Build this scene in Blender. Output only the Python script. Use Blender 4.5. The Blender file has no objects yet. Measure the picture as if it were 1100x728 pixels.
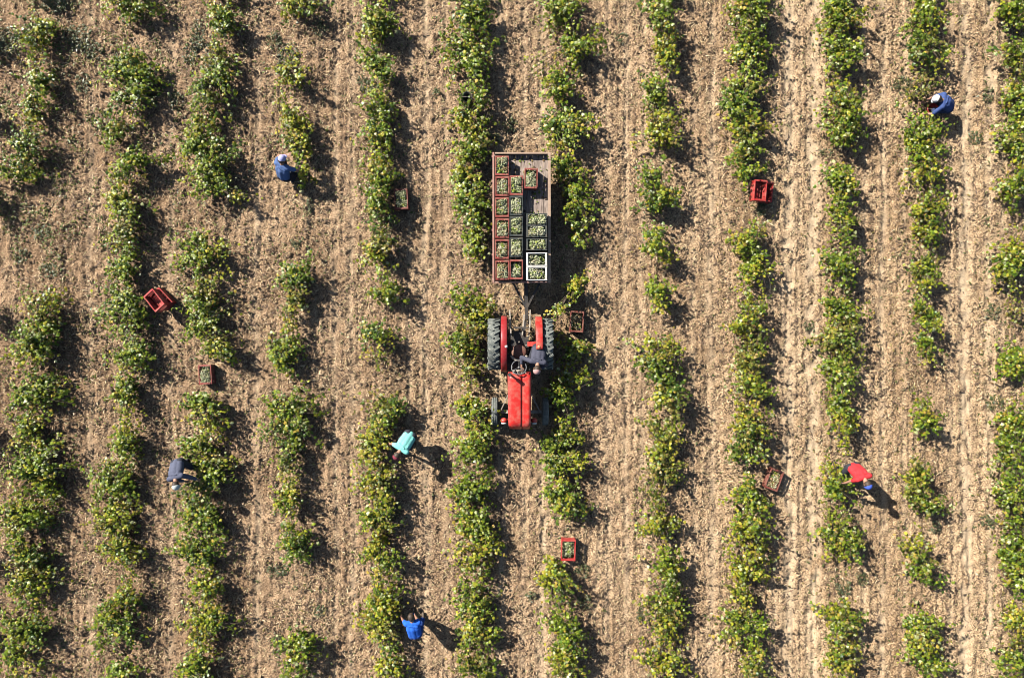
import bpy, bmesh, math, random
import numpy as np
from mathutils import Vector, Matrix, Quaternion

R = math.radians
C = bpy.context.scene.collection
scene = bpy.context.scene
random.seed(4); rng = np.random.default_rng(11)

# ------------------------------------------------------------------ scale
H_CAM = 18.3           # drone height, metres
GW = 27.5              # ground width seen by the lens
K = GW / 1100.0
def P(px, py, z=0.0):
    """a point of the photograph's grid taken at height z -> metres"""
    s = (H_CAM - z) / H_CAM
    return Vector(((px - 550) * K * s, (364 - py) * K * s, z))

SUN_EL = R(37)
SUN_DIR = Vector((0.80 * math.cos(SUN_EL), -0.60 * math.cos(SUN_EL), -math.sin(SUN_EL)))

# ------------------------------------------------------------------ materials
def new_mat(name):
    m = bpy.data.materials.new(name); m.use_nodes = True
    nt = m.node_tree
    return m, nt, nt.nodes['Principled BSDF']

def ramp(nt, stops):
    r = nt.nodes.new('ShaderNodeValToRGB')
    els = r.color_ramp.elements
    els[0].position, els[0].color = stops[0][0], (*stops[0][1], 1)
    els[1].position, els[1].color = stops[-1][0], (*stops[-1][1], 1)
    for p, c in stops[1:-1]:
        e = els.new(p); e.color = (*c, 1)
    return r

def worn(name, col, dust=(0.36, 0.28, 0.19), amount=0.35, rough=0.5, scale=7.0, metal=0.0, bump=0.15):
    """a coloured surface with blotchy dust and fine wear"""
    m, nt, b = new_mat(name)
    tc = nt.nodes.new('ShaderNodeTexCoord')
    n1 = nt.nodes.new('ShaderNodeTexNoise'); n1.inputs['Scale'].default_value = scale; n1.inputs['Detail'].default_value = 6
    n1.inputs['Roughness'].default_value = 0.7
    nt.links.new(tc.outputs['Object'], n1.inputs['Vector'])
    r = ramp(nt, [(0.42, (0, 0, 0)), (0.72, (1, 1, 1))])
    nt.links.new(n1.outputs['Fac'], r.inputs['Fac'])
    mul = nt.nodes.new('ShaderNodeMath'); mul.operation = 'MULTIPLY'; mul.inputs[1].default_value = amount
    nt.links.new(r.outputs['Color'], mul.inputs[0])
    mix = nt.nodes.new('ShaderNodeMix'); mix.data_type = 'RGBA'
    mix.inputs[6].default_value = (*col, 1); mix.inputs[7].default_value = (*dust, 1)
    nt.links.new(mul.outputs[0], mix.inputs[0])
    nt.links.new(mix.outputs[2], b.inputs['Base Color'])
    b.inputs['Roughness'].default_value = rough; b.inputs['Metallic'].default_value = metal
    bp = nt.nodes.new('ShaderNodeBump'); bp.inputs['Strength'].default_value = bump; bp.inputs['Distance'].default_value = 0.01
    n2 = nt.nodes.new('ShaderNodeTexNoise'); n2.inputs['Scale'].default_value = scale * 6
    nt.links.new(tc.outputs['Object'], n2.inputs['Vector'])
    nt.links.new(n2.outputs['Fac'], bp.inputs['Height']); nt.links.new(bp.outputs['Normal'], b.inputs['Normal'])
    return m

def attr_mat(name, rough=0.6, spec=0.4, trans=0.0, noise=0.0):
    """colour comes from a per-vertex attribute (each leaf or straw has its own colour)"""
    m, nt, b = new_mat(name)
    a = nt.nodes.new('ShaderNodeAttribute'); a.attribute_name = 'tint'
    tc = nt.nodes.new('ShaderNodeTexCoord')
    n = nt.nodes.new('ShaderNodeTexNoise'); n.inputs['Scale'].default_value = 60; n.inputs['Detail'].default_value = 3
    nt.links.new(tc.outputs['Object'], n.inputs['Vector'])
    mr = nt.nodes.new('ShaderNodeMapRange'); mr.inputs[1].default_value = 0.3; mr.inputs[2].default_value = 0.7
    mr.inputs[3].default_value = 1 - noise; mr.inputs[4].default_value = 1 + noise
    nt.links.new(n.outputs['Fac'], mr.inputs[0])
    vm = nt.nodes.new('ShaderNodeVectorMath'); vm.operation = 'SCALE'
    nt.links.new(a.outputs['Color'], vm.inputs[0]); nt.links.new(mr.outputs[0], vm.inputs['Scale'])
    nt.links.new(vm.outputs[0], b.inputs['Base Color'])
    b.inputs['Roughness'].default_value = rough
    b.inputs['Specular IOR Level'].default_value = spec
    if trans > 0:
        out = nt.nodes['Material Output']
        t = nt.nodes.new('ShaderNodeBsdfTranslucent'); mx = nt.nodes.new('ShaderNodeMixShader'); mx.inputs[0].default_value = trans
        nt.links.new(vm.outputs[0], t.inputs['Color'])
        nt.links.new(b.outputs[0], mx.inputs[1]); nt.links.new(t.outputs[0], mx.inputs[2])
        nt.links.new(mx.outputs[0], out.inputs['Surface'])
    return m

M = {}
M['leaf'] = attr_mat('vine_leaf', rough=0.36, spec=0.5, trans=0.32, noise=0.3)
M['straw'] = attr_mat('straw', rough=0.75, spec=0.2, noise=0.2)
M['bark'] = worn('bark', (0.11, 0.075, 0.05), dust=(0.22, 0.17, 0.12), amount=0.6, rough=0.9, scale=18, bump=0.6)
M['red_crate'] = worn('red_crate_plastic', (0.44, 0.024, 0.024), amount=0.42, rough=0.45)
M['faded_crate'] = worn('faded_red_crate_plastic', (0.27, 0.045, 0.034), amount=0.6, rough=0.55)
M['brown_crate'] = worn('brown_red_crate_plastic', (0.19, 0.045, 0.03), amount=0.42, rough=0.6)
M['dark_crate'] = worn('dark_crate_plastic', (0.035, 0.045, 0.042), amount=0.3, rough=0.5)
M['white_crate'] = worn('white_crate_plastic', (0.66, 0.65, 0.61), amount=0.5, rough=0.5)
M['tractor_red'] = worn('tractor_red_paint', (0.56, 0.026, 0.02), dust=(0.50, 0.24, 0.17), amount=0.6, rough=0.42, scale=6, bump=0.1)
M['fender_red'] = worn('fender_red_paint', (0.33, 0.014, 0.02), dust=(0.35, 0.2, 0.15), amount=0.3, rough=0.4, scale=5, bump=0.05)
M['iron'] = worn('oily_iron', (0.045, 0.043, 0.042), dust=(0.25, 0.19, 0.13), amount=0.45, rough=0.6, metal=0.2)
M['grey_steel'] = worn('grey_steel', (0.13, 0.135, 0.145), dust=(0.3, 0.25, 0.19), amount=0.35, rough=0.5, metal=0.3)
M['pale_steel'] = worn('worn_pale_steel', (0.42, 0.37, 0.30), dust=(0.25, 0.17, 0.11), amount=0.6, rough=0.55, metal=0.3)
M['tyre'] = worn('dusty_tyre_rubber', (0.11, 0.125, 0.115), dust=(0.36, 0.36, 0.31), amount=0.75, rough=0.85, scale=9)
M['rim'] = worn('wheel_rim', (0.32, 0.06, 0.04), amount=0.5, rough=0.6)
M['seat'] = worn('tractor_seat', (0.20, 0.075, 0.055), amount=0.5, rough=0.7)
M['lamp_glass'] = worn('lamp_glass', (0.7, 0.68, 0.62), amount=0.2, rough=0.15)
M['orange_lens'] = worn('orange_lens', (0.75, 0.25, 0.12), amount=0.2, rough=0.3)
M['rail'] = worn('faded_trailer_paint', (0.40, 0.19, 0.15), dust=(0.42, 0.33, 0.24), amount=0.75, rough=0.7)
M['rail_tan'] = worn('bare_trailer_rail', (0.42, 0.30, 0.21), dust=(0.25, 0.14, 0.09), amount=0.5, rough=0.7)
M['grape'] = attr_mat('grape_skin', rough=0.35, spec=0.5, trans=0.15, noise=0.12)
M['skin'] = worn('skin', (0.42, 0.23, 0.15), dust=(0.34, 0.17, 0.11), amount=0.5, rough=0.6, bump=0.02)
M['hair'] = worn('hair', (0.05, 0.032, 0.022), amount=0.1, rough=0.6, scale=30)
M['shoe'] = worn('dusty_shoe', (0.07, 0.055, 0.045), amount=0.6, rough=0.8)

def cloth(name, col):
    return worn('cloth_' + name, col, dust=tuple(min(1, c * 1.35 + 0.02) for c in col), amount=0.6, rough=0.9, scale=9, bump=0.5)

def planks_mat():
    m, nt, b = new_mat('weathered_planks')
    tc = nt.nodes.new('ShaderNodeTexCoord'); mp = nt.nodes.new('ShaderNodeMapping')
    mp.inputs['Scale'].default_value = (9, 1.2, 1)
    nt.links.new(tc.outputs['Object'], mp.inputs['Vector'])
    n = nt.nodes.new('ShaderNodeTexNoise'); n.inputs['Scale'].default_value = 3.5; n.inputs['Detail'].default_value = 8
    nt.links.new(mp.outputs[0], n.inputs['Vector'])
    r = ramp(nt, [(0.3, (0.14, 0.105, 0.082)), (0.5, (0.30, 0.235, 0.195)), (0.72, (0.50, 0.40, 0.32))])
    nt.links.new(n.outputs['Fac'], r.inputs['Fac'])
    nt.links.new(r.outputs['Color'], b.inputs['Base Color']); b.inputs['Roughness'].default_value = 0.85
    return m
M['planks'] = planks_mat()

# ------------------------------------------------------------------ mesh helpers
def np_mesh(name, verts, faces, tint=None, smooth=False):
    me = bpy.data.meshes.new(name)
    verts = np.asarray(verts, np.float32); faces = np.asarray(faces, np.int32)
    n, k = faces.shape
    me.vertices.add(len(verts)); me.vertices.foreach_set('co', verts.ravel())
    me.loops.add(n * k); me.loops.foreach_set('vertex_index', faces.ravel())
    me.polygons.add(n); me.polygons.foreach_set('loop_start', np.arange(0, n * k, k, dtype=np.int32))
    if smooth: me.polygons.foreach_set('use_smooth', np.ones(n, bool))
    me.update(calc_edges=True)
    if tint is not None:
        a = me.attributes.new('tint', 'FLOAT_COLOR', 'POINT')
        c = np.ones((len(verts), 4), np.float32); c[:, :3] = tint
        a.data.foreach_set('color', c.ravel())
    return me

def link(name, me, mat, parent=None, loc=(0, 0, 0), rz=0.0):
    o = bpy.data.objects.new(name, me); C.objects.link(o)
    if mat and me and not me.materials: me.materials.append(mat)
    o.location = loc; o.rotation_euler = (0, 0, rz)
    if parent: o.parent = parent
    return o

def bm_obj(name, bm, mat, parent=None, loc=(0, 0, 0), rz=0.0, bevel=0.0, sub=None):
    if sub is not None: bmesh.ops.translate(bm, verts=bm.verts, vec=-Vector(sub))
    if bevel > 0:
        es = [e for e in bm.edges if len(e.link_faces) == 2 and e.calc_face_angle(0) > 0.5]
        bmesh.ops.bevel(bm, geom=es, offset=bevel, segments=2, affect='EDGES', profile=0.7)
    me = bpy.data.meshes.new(name); bm.to_mesh(me); bm.free()
    return link(name, me, mat, parent, loc, rz)

def tag(o, label=None, cat=None, group=None, kind=None):
    if label: o['label'] = label
    if cat: o['category'] = cat
    if group: o['group'] = group
    if kind: o['kind'] = kind
    return o

def box(bm, c, s, rot=None):
    r = bmesh.ops.create_cube(bm, size=1.0)
    mt = Matrix.Translation(Vector(c)) @ (rot if rot is not None else Matrix.Identity(4)) @ Matrix.Diagonal((*s, 1))
    bmesh.ops.transform(bm, matrix=mt, verts=r['verts']); return r['verts']

def cyl(bm, p0, p1, r0, r1=None, seg=14, smooth=True):
    p0, p1 = Vector(p0), Vector(p1); r1 = r0 if r1 is None else r1
    d = p1 - p0; L = d.length
    r = bmesh.ops.create_cone(bm, cap_ends=True, segments=seg, radius1=r0, radius2=r1, depth=L)
    q = d.to_track_quat('Z', 'Y').to_matrix().to_4x4()
    bmesh.ops.transform(bm, matrix=Matrix.Translation((p0 + p1) / 2) @ q, verts=r['verts'])
    if smooth:
        for v in r['verts']:
            for f in v.link_faces:
                if len(f.verts) == 4: f.smooth = True
    return r['verts']

def bar(bm, p0, p1, w, h):
    """square bar between two points"""
    p0, p1 = Vector(p0), Vector(p1); d = p1 - p0
    q = d.to_track_quat('Y', 'Z').to_matrix().to_4x4()
    return box(bm, (p0 + p1) / 2, (w, d.length, h), q)

def ball(bm, c, r, s=(1, 1, 1), sub=2, rot=None):
    g = bmesh.ops.create_icosphere(bm, subdivisions=sub, radius=r)
    mt = Matrix.Translation(Vector(c)) @ (rot if rot is not None else Matrix.Identity(4)) @ Matrix.Diagonal((*s, 1))
    bmesh.ops.transform(bm, matrix=mt, verts=g['verts'])
    for v in g['verts']:
        for f in v.link_faces: f.smooth = True
    return g['verts']

def capsule(bm, p0, p1, r0, r1):
    ball(bm, p0, r0); ball(bm, p1, r1)
    if (Vector(p1) - Vector(p0)).length > 1e-4: cyl(bm, p0, p1, r0, r1, seg=16)

def lathe_x(bm, prof, c, seg=40):
    """profile [(x, r)] spun about an X axis through c; closed loop"""
    c = Vector(c); rings = []
    for i in range(seg):
        a = 2 * math.pi * i / seg
        rings.append([bm.verts.new(c + Vector((x, r * math.cos(a), r * math.sin(a)))) for x, r in prof])
    n = len(prof)
    for i in range(seg):
        A, B = rings[i], rings[(i + 1) % seg]
        for j in range(n):
            f = bm.faces.new((A[j], A[(j + 1) % n], B[(j + 1) % n], B[j])); f.smooth = True
    bmesh.ops.recalc_face_normals(bm, faces=bm.faces)

def ring(bm, c, Rr, r, axis, seg=28, sec=8, a0=0.0, a1=2 * math.pi):
    q = Vector(axis).to_track_quat('Z', 'Y'); c = Vector(c); rows = []
    closed = abs(a1 - a0 - 2 * math.pi) < 1e-6
    m = seg if closed else seg + 1
    for i in range(m):
        a = a0 + (a1 - a0) * i / seg; row = []
        for j in range(sec):
            b = 2 * math.pi * j / sec
            p = Vector(((Rr + r * math.cos(b)) * math.cos(a), (Rr + r * math.cos(b)) * math.sin(a), r * math.sin(b)))
            row.append(bm.verts.new(c + q @ p))
        rows.append(row)
    for i in range(m if closed else m - 1):
        A, B = rows[i], rows[(i + 1) % m]
        for j in range(sec):
            f = bm.faces.new((A[j], B[j], B[(j + 1) % sec], A[(j + 1) % sec])); f.smooth = True
    if not closed:
        bm.faces.new(rows[0][::-1]); bm.faces.new(rows[-1])

# ------------------------------------------------------------------ ground
def band_noise(shape, step, lo, hi, aniso=1.0, seed=0):
    """random relief with wavelengths between lo and hi metres (aniso stretches it along Y)"""
    g = np.random.default_rng(seed).standard_normal(shape)
    fy = np.fft.fftfreq(shape[0], step)[:, None] * aniso; fx = np.fft.fftfreq(shape[1], step)[None, :]
    f = np.sqrt(fx ** 2 + fy ** 2)
    w = np.exp(-((f * hi < 1) * (1 - f * hi)) * 4) * np.exp(-np.maximum(f * lo - 1, 0) * 3)
    w[f * hi < 0.5] = 0
    z = np.real(np.fft.ifft2(np.fft.fft2(g) * w))
    return z / z.std()

ROW_X = [42, 135, 222, 316, 409, 507, 609, 710, 806, 905, 996, 1094]
TRACKS = [(847, 6.5, 1.0), (873, 7, 1.0), (1037, 6, 0.95), (1062, 5, 0.7), (948, 4, 0.6), (970, 3, 0.35), (672, 3, 0.5), (652, 4, 0.35), (764, 5, 0.5), (745, 4, 0.3),
          (562, 3, 0.4), (538, 5, 0.6), (582, 5, 0.6), (832, 3, .4), (858, 3, .35), (928, 3, .4), (1022, 3, .4), (1076, 3, .4), (690, 3, .4), (640, 3, .3), (440, 3, .4), (360, 3, .35), (457, 5, 0.5), (478, 4, 0.3), (378, 4, 0.4), (276, 4, 0.4), (184, 4, 0.3), (97, 4, 0.35)]
def build_ground():
    step = 0.027
    xi = np.arange(-15.6, 15.6, step); yi = np.arange(-10.9, 10.9, step)
    out = np.array([0.4, 1, 2, 4, 8, 16, 32, 64, 128, 256, 512])
    xs = np.concatenate([xi[0] - out[::-1], xi, xi[-1] + out]); ys = np.concatenate([yi[0] - out[::-1], yi, yi[-1] + out])
    sh = (len(yi), len(xi))
    X, Y = np.meshgrid(xi, yi)
    wob = 0.05 * np.sin(Y * 0.55 + 1.3) + 0.03 * np.sin(Y * 1.4)
    tr = np.zeros(sh)
    for px, w, a in TRACKS:
        x0 = (px - 550) * K
        tr = np.maximum(tr, a * np.exp(-((X + wob * 0.6 - x0) / (w * K)) ** 2))
    tr = np.clip(tr * (0.85 + 0.35 * band_noise(sh, step, 0.3, 2.0, 2.0, 3)), 0, 1)
    row = np.zeros(sh)
    for px in ROW_X:
        row = np.maximum(row, np.exp(-((X - (px - 550) * K * 0.955) / 0.35) ** 2))
    fine = band_noise(sh, step, 0.06, 0.14, 1.3, 1)
    clod = np.maximum(band_noise(sh, step, 0.07, 0.18, 1.0, 7) - .35, 0) ** 1.3
    patch = band_noise(sh, step, 0.6, 2.5, 2.0, 8)
    rough = np.clip(0.85 + 0.3 * patch, 0.35, 1.5) * (1 - 0.72 * tr)
    z = rough * (0.0085 * fine + 0.016 * clod) + 0.012 * band_noise(sh, step, 0.3, 1.1, 1.0, 2) \
        + 0.008 * band_noise(sh, step, 0.15, 0.45, 14.0, 4) - 0.04 * tr + 0.045 * row
    ed = np.minimum(1, np.minimum(np.minimum(X - xi[0], xi[-1] - X), np.minimum(Y - yi[0], yi[-1] - Y)) / 0.6)
    z = z * np.clip(ed, 0, 1)
    nx, ny = len(xs), len(ys); k = len(out)
    Z = np.zeros((ny, nx)); Z[k:-k, k:-k] = z
    T = np.zeros((ny, nx)); T[k:-k, k:-k] = tr
    XX, YY = np.meshgrid(xs, ys)
    v = np.stack([XX, YY, Z], -1).reshape(-1, 3)
    i = np.arange(ny - 1)[:, None] * nx + np.arange(nx - 1)[None, :]
    f = np.stack([i, i + 1, i + 1 + nx, i + nx], -1).reshape(-1, 4)
    t = np.zeros((len(v), 3)); t[:, 0] = T.ravel()
    me = np_mesh('soil', v, f, t, smooth=True)
    m, nt, b = new_mat('dry_tilled_soil')
    N = nt.nodes.new; Lk = nt.links.new
    tc = N('ShaderNodeTexCoord')
    def noise(scale, detail=4, rough=0.6, vec=None):
        n = N('ShaderNodeTexNoise'); n.inputs['Scale'].default_value = scale; n.inputs['Detail'].default_value = detail
        n.inputs['Roughness'].default_value = rough; Lk(vec or tc.outputs['Object'], n.inputs['Vector']); return n
    n1 = noise(24, 5, 0.8)
    r1 = ramp(nt, [(0.36, (0.070, 0.050, 0.032)), (0.44, (0.235, 0.172, 0.112)), (0.54, (0.445, 0.337, 0.226)), (0.67, (0.66, 0.53, 0.385))])
    Lk(n1.outputs['Fac'], r1.inputs['Fac'])
    n2 = noise(0.45, 3)
    r2 = ramp(nt, [(0.36, (0.74, 0.67, 0.60)), (0.62, (1.08, 1.02, 0.95))])
    Lk(n2.outputs['Fac'], r2.inputs['Fac'])
    mx = N('ShaderNodeMix'); mx.data_type = 'RGBA'; mx.blend_type = 'MULTIPLY'; mx.inputs[0].default_value = 1
    Lk(r1.outputs['Color'], mx.inputs[6]); Lk(r2.outputs['Color'], mx.inputs[7])
    # browner, weedier soil west, paler, drier east; partly uneven sunlight put into the colour
    sx = N('ShaderNodeSeparateXYZ'); Lk(tc.outputs['Object'], sx.inputs[0])
    mr = N('ShaderNodeMapRange'); mr.inputs[1].default_value = -13; mr.inputs[2].default_value = 10
    Lk(sx.outputs[0], mr.inputs[0])
    r3 = ramp(nt, [(0.0, (0.84, 0.79, 0.76)), (0.5, (1.0, 0.97, 0.95)), (1.0, (1.14, 1.12, 1.06))])
    Lk(mr.outputs[0], r3.inputs['Fac'])
    mx2 = N('ShaderNodeMix'); mx2.data_type = 'RGBA'; mx2.blend_type = 'MULTIPLY'; mx2.inputs[0].default_value = 1
    Lk(mx.outputs[2], mx2.inputs[6]); Lk(r3.outputs['Color'], mx2.inputs[7])
    # harrow streaks along the rows
    mps = N('ShaderNodeMapping'); mps.inputs['Scale'].default_value = (1, .045, 1); Lk(tc.outputs['Object'], mps.inputs['Vector'])
    n6 = noise(5.5, 4, .65, mps.outputs[0]); r6 = ramp(nt, [(0.35, (0.82, 0.80, 0.78)), (0.62, (1.10, 1.09, 1.07))]); Lk(n6.outputs['Fac'], r6.inputs['Fac'])
    mxs = N('ShaderNodeMix'); mxs.data_type = 'RGBA'; mxs.blend_type = 'MULTIPLY'; mxs.inputs[0].default_value = 1
    Lk(mx2.outputs[2], mxs.inputs[6]); Lk(r6.outputs['Color'], mxs.inputs[7]); mx2 = mxs
    # compacted, powdery wheel tracks
    a = N('ShaderNodeAttribute'); a.attribute_name = 'tint'
    sp = N('ShaderNodeSeparateColor'); Lk(a.outputs['Color'], sp.inputs[0])
    mm = N('ShaderNodeMath'); mm.operation = 'MULTIPLY'; mm.inputs[1].default_value = 0.75; Lk(sp.outputs[0], mm.inputs[0])
    n4 = noise(30, 3)
    r4 = ramp(nt, [(0.35, (0.45, 0.335, 0.21)), (0.65, (0.62, 0.485, 0.325))]); Lk(n4.outputs['Fac'], r4.inputs['Fac'])
    mx3 = N('ShaderNodeMix'); mx3.data_type = 'RGBA'
    Lk(mm.outputs[0], mx3.inputs[0]); Lk(mx2.outputs[2], mx3.inputs[6]); Lk(r4.outputs['Color'], mx3.inputs[7])
    Lk(mx3.outputs[2], b.inputs['Base Color']); b.inputs['Roughness'].default_value = 0.95
    b.inputs['Specular IOR Level'].default_value = 0.15
    bp = N('ShaderNodeBump'); bp.inputs['Strength'].default_value = 0.6; bp.inputs['Distance'].default_value = 0.012
    n5 = noise(45, 4, 0.7); Lk(n5.outputs['Fac'], bp.inputs['Height']); Lk(bp.outputs['Normal'], b.inputs['Normal'])
    tag(link('soil', me, m), 'dry tan soil of the vineyard with wheel tracks between the rows', kind='structure')
    def height(x, y):
        ix = np.clip(((np.asarray(x) - xi[0]) / step).astype(int), 0, len(xi) - 1); iy = np.clip(((np.asarray(y) - yi[0]) / step).astype(int), 0, len(yi) - 1)
        return z[iy, ix], tr[iy, ix], patch[iy, ix]
    return height
HGT = build_ground()
def gz(x, y): return float(HGT(np.array([x]), np.array([y]))[0][0])

def frames(n, tilt, g):
    """n random frames: normal leans from up by about tilt; returns (side, tip, normal)"""
    th = np.abs(g.normal(0, tilt, n)); ph = g.uniform(0, 2 * np.pi, n)
    nm = np.stack([np.sin(th) * np.cos(ph), np.sin(th) * np.sin(ph), np.cos(th)], -1)
    a = g.uniform(0, 2 * np.pi, n)
    t = np.stack([np.cos(a), np.sin(a), np.zeros(n)], -1)
    t = t - (t * nm).sum(-1, keepdims=True) * nm; t /= np.linalg.norm(t, axis=-1, keepdims=True) + 1e-9
    return np.cross(t, nm), t, nm

# straw, dead stalks and crumbs that litter the soil
def build_litter():
    g = np.random.default_rng(5); n = 200000
    x = g.uniform(-14.6, 14.6, n); y = g.uniform(-9.9, 9.9, n)
    h, tr, pa = HGT(x, y)
    keep = g.random(n) < np.clip(0.75 + 0.25 * pa, 0.2, 1) * (1 - 0.8 * tr)
    x, y, h = x[keep], y[keep], h[keep]; n = len(x)
    s, t, nm = frames(n, 0.42, g)
    L = g.uniform(0.02, 0.08, n)[:, None]; W = g.uniform(0.004, 0.0105, n)[:, None]
    c = np.stack([x, y, h + g.uniform(0.004, 0.03, n)], -1)
    bend = nm * g.uniform(-0.012, 0.016, n)[:, None]
    pal = np.array([(0.60, 0.45, 0.25), (0.70, 0.55, 0.34), (0.46, 0.33, 0.19), (0.20, 0.13, 0.085), (0.13, 0.09, 0.065), (0.38, 0.24, 0.15), (0.40, 0.36, 0.17)])
    ci = g.choice(7, n, p=[.20, .13, .16, .20, .20, .07, .04]); W = W * np.where((ci == 3) | (ci == 4), 1.7, 1.0)[:, None]
    col = pal[ci] * g.uniform(0.8, 1.2, n)[:, None]
    v = np.stack([c - t * L - s * W * .4, c - t * L + s * W * .4, c - s * W + bend, c + s * W + bend, c + t * L - s * W * .3, c + t * L + s * W * .3], 1).reshape(-1, 3)
    b = np.arange(n)[:, None] * 6
    f = np.concatenate([b + np.array([0, 1, 3, 2]), b + np.array([2, 3, 5, 4])])
    me = np_mesh('straw_litter', v, f, np.repeat(col, 6, 0))
    tag(link('straw_litter', me, M['straw']), 'dry straw and dead stalks scattered over the soil', kind='stuff')
build_litter()

# ------------------------------------------------------------------ leaves
LEAF = np.array([(0, 0, .10), (0, -.28, 0), (.30, -.46, -.02), (.36, -.14, .03), (.58, .06, -.06), (.30, .22, .04), (.26, .48, -.03), (0, .66, -.09),
                 (-.26, .48, -.03), (-.30, .22, .04), (-.58, .06, -.06), (-.36, -.14, .03), (-.30, -.46, -.02)])
LEAF_F = np.array([(0, i, i + 1 if i < 12 else 1) for i in range(1, 13)])
def leaves(c, size, tilt, col, g, lean=None, tmpl=LEAF, tf=LEAF_F):
    n = len(c); s, t, nm = frames(n, tilt, g)
    if lean is not None:
        nm = nm + lean; nm /= np.linalg.norm(nm, axis=-1, keepdims=True)
        t = t - (t * nm).sum(-1, keepdims=True) * nm; t /= np.linalg.norm(t, axis=-1, keepdims=True) + 1e-9; s = np.cross(t, nm)
    cur = g.uniform(0.3, 2.2, n)[:, None, None]
    v = c[:, None, :] + size[:, None, None] * (tmpl[None, :, 0:1] * s[:, None] + tmpl[None, :, 1:2] * t[:, None] + cur * tmpl[None, :, 2:3] * nm[:, None])
    k = len(tmpl)
    f = (np.arange(n)[:, None, None] * k + tf[None]).reshape(-1, 3)
    return v.reshape(-1, 3), f, np.repeat(col, k, 0)

PAL = {'g': np.array([(.15, .215, .015), (.205, .262, .022), (.090, .150, .014), (.260, .300, .040), (.065, .115, .016)]),
       'y': np.array([(.30, .31, .022), (.23, .27, .020), (.370, .330, .040), (.125, .180, .016), (.400, .290, .050)]),
       'd': np.array([(.075, .135, .016), (.100, .160, .018), (.050, .098, .016), (.150, .205, .028), (.190, .235, .036)]),
       'b': np.array([(.170, .180, .030), (.260, .225, .050), (.110, .135, .026), (.330, .240, .080), (.190, .205, .034)])}

def tube_np(pts, rad, sides=5):
    pts = np.asarray(pts, float); n = len(pts)
    d = np.gradient(pts, axis=0); d /= np.linalg.norm(d, axis=1, keepdims=True) + 1e-9
    up = np.where(np.abs(d[:, 2:3]) > 0.9, np.array([[1., 0, 0]]), np.array([[0, 0, 1.]]))
    a = np.cross(d, up); a /= np.linalg.norm(a, axis=1, keepdims=True) + 1e-9; b = np.cross(d, a)
    th = np.arange(sides) * 2 * np.pi / sides
    v = pts[:, None] + np.asarray(rad)[:, None, None] * (np.cos(th)[None, :, None] * a[:, None] + np.sin(th)[None, :, None] * b[:, None])
    i = np.arange(n - 1)[:, None] * sides; j = np.arange(sides)[None]; j2 = (j + 1) % sides
    f = np.stack([i + j, i + j2, i + sides + j2, i + sides + j], -1).reshape(-1, 4)
    return v.reshape(-1, 3), f

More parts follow.
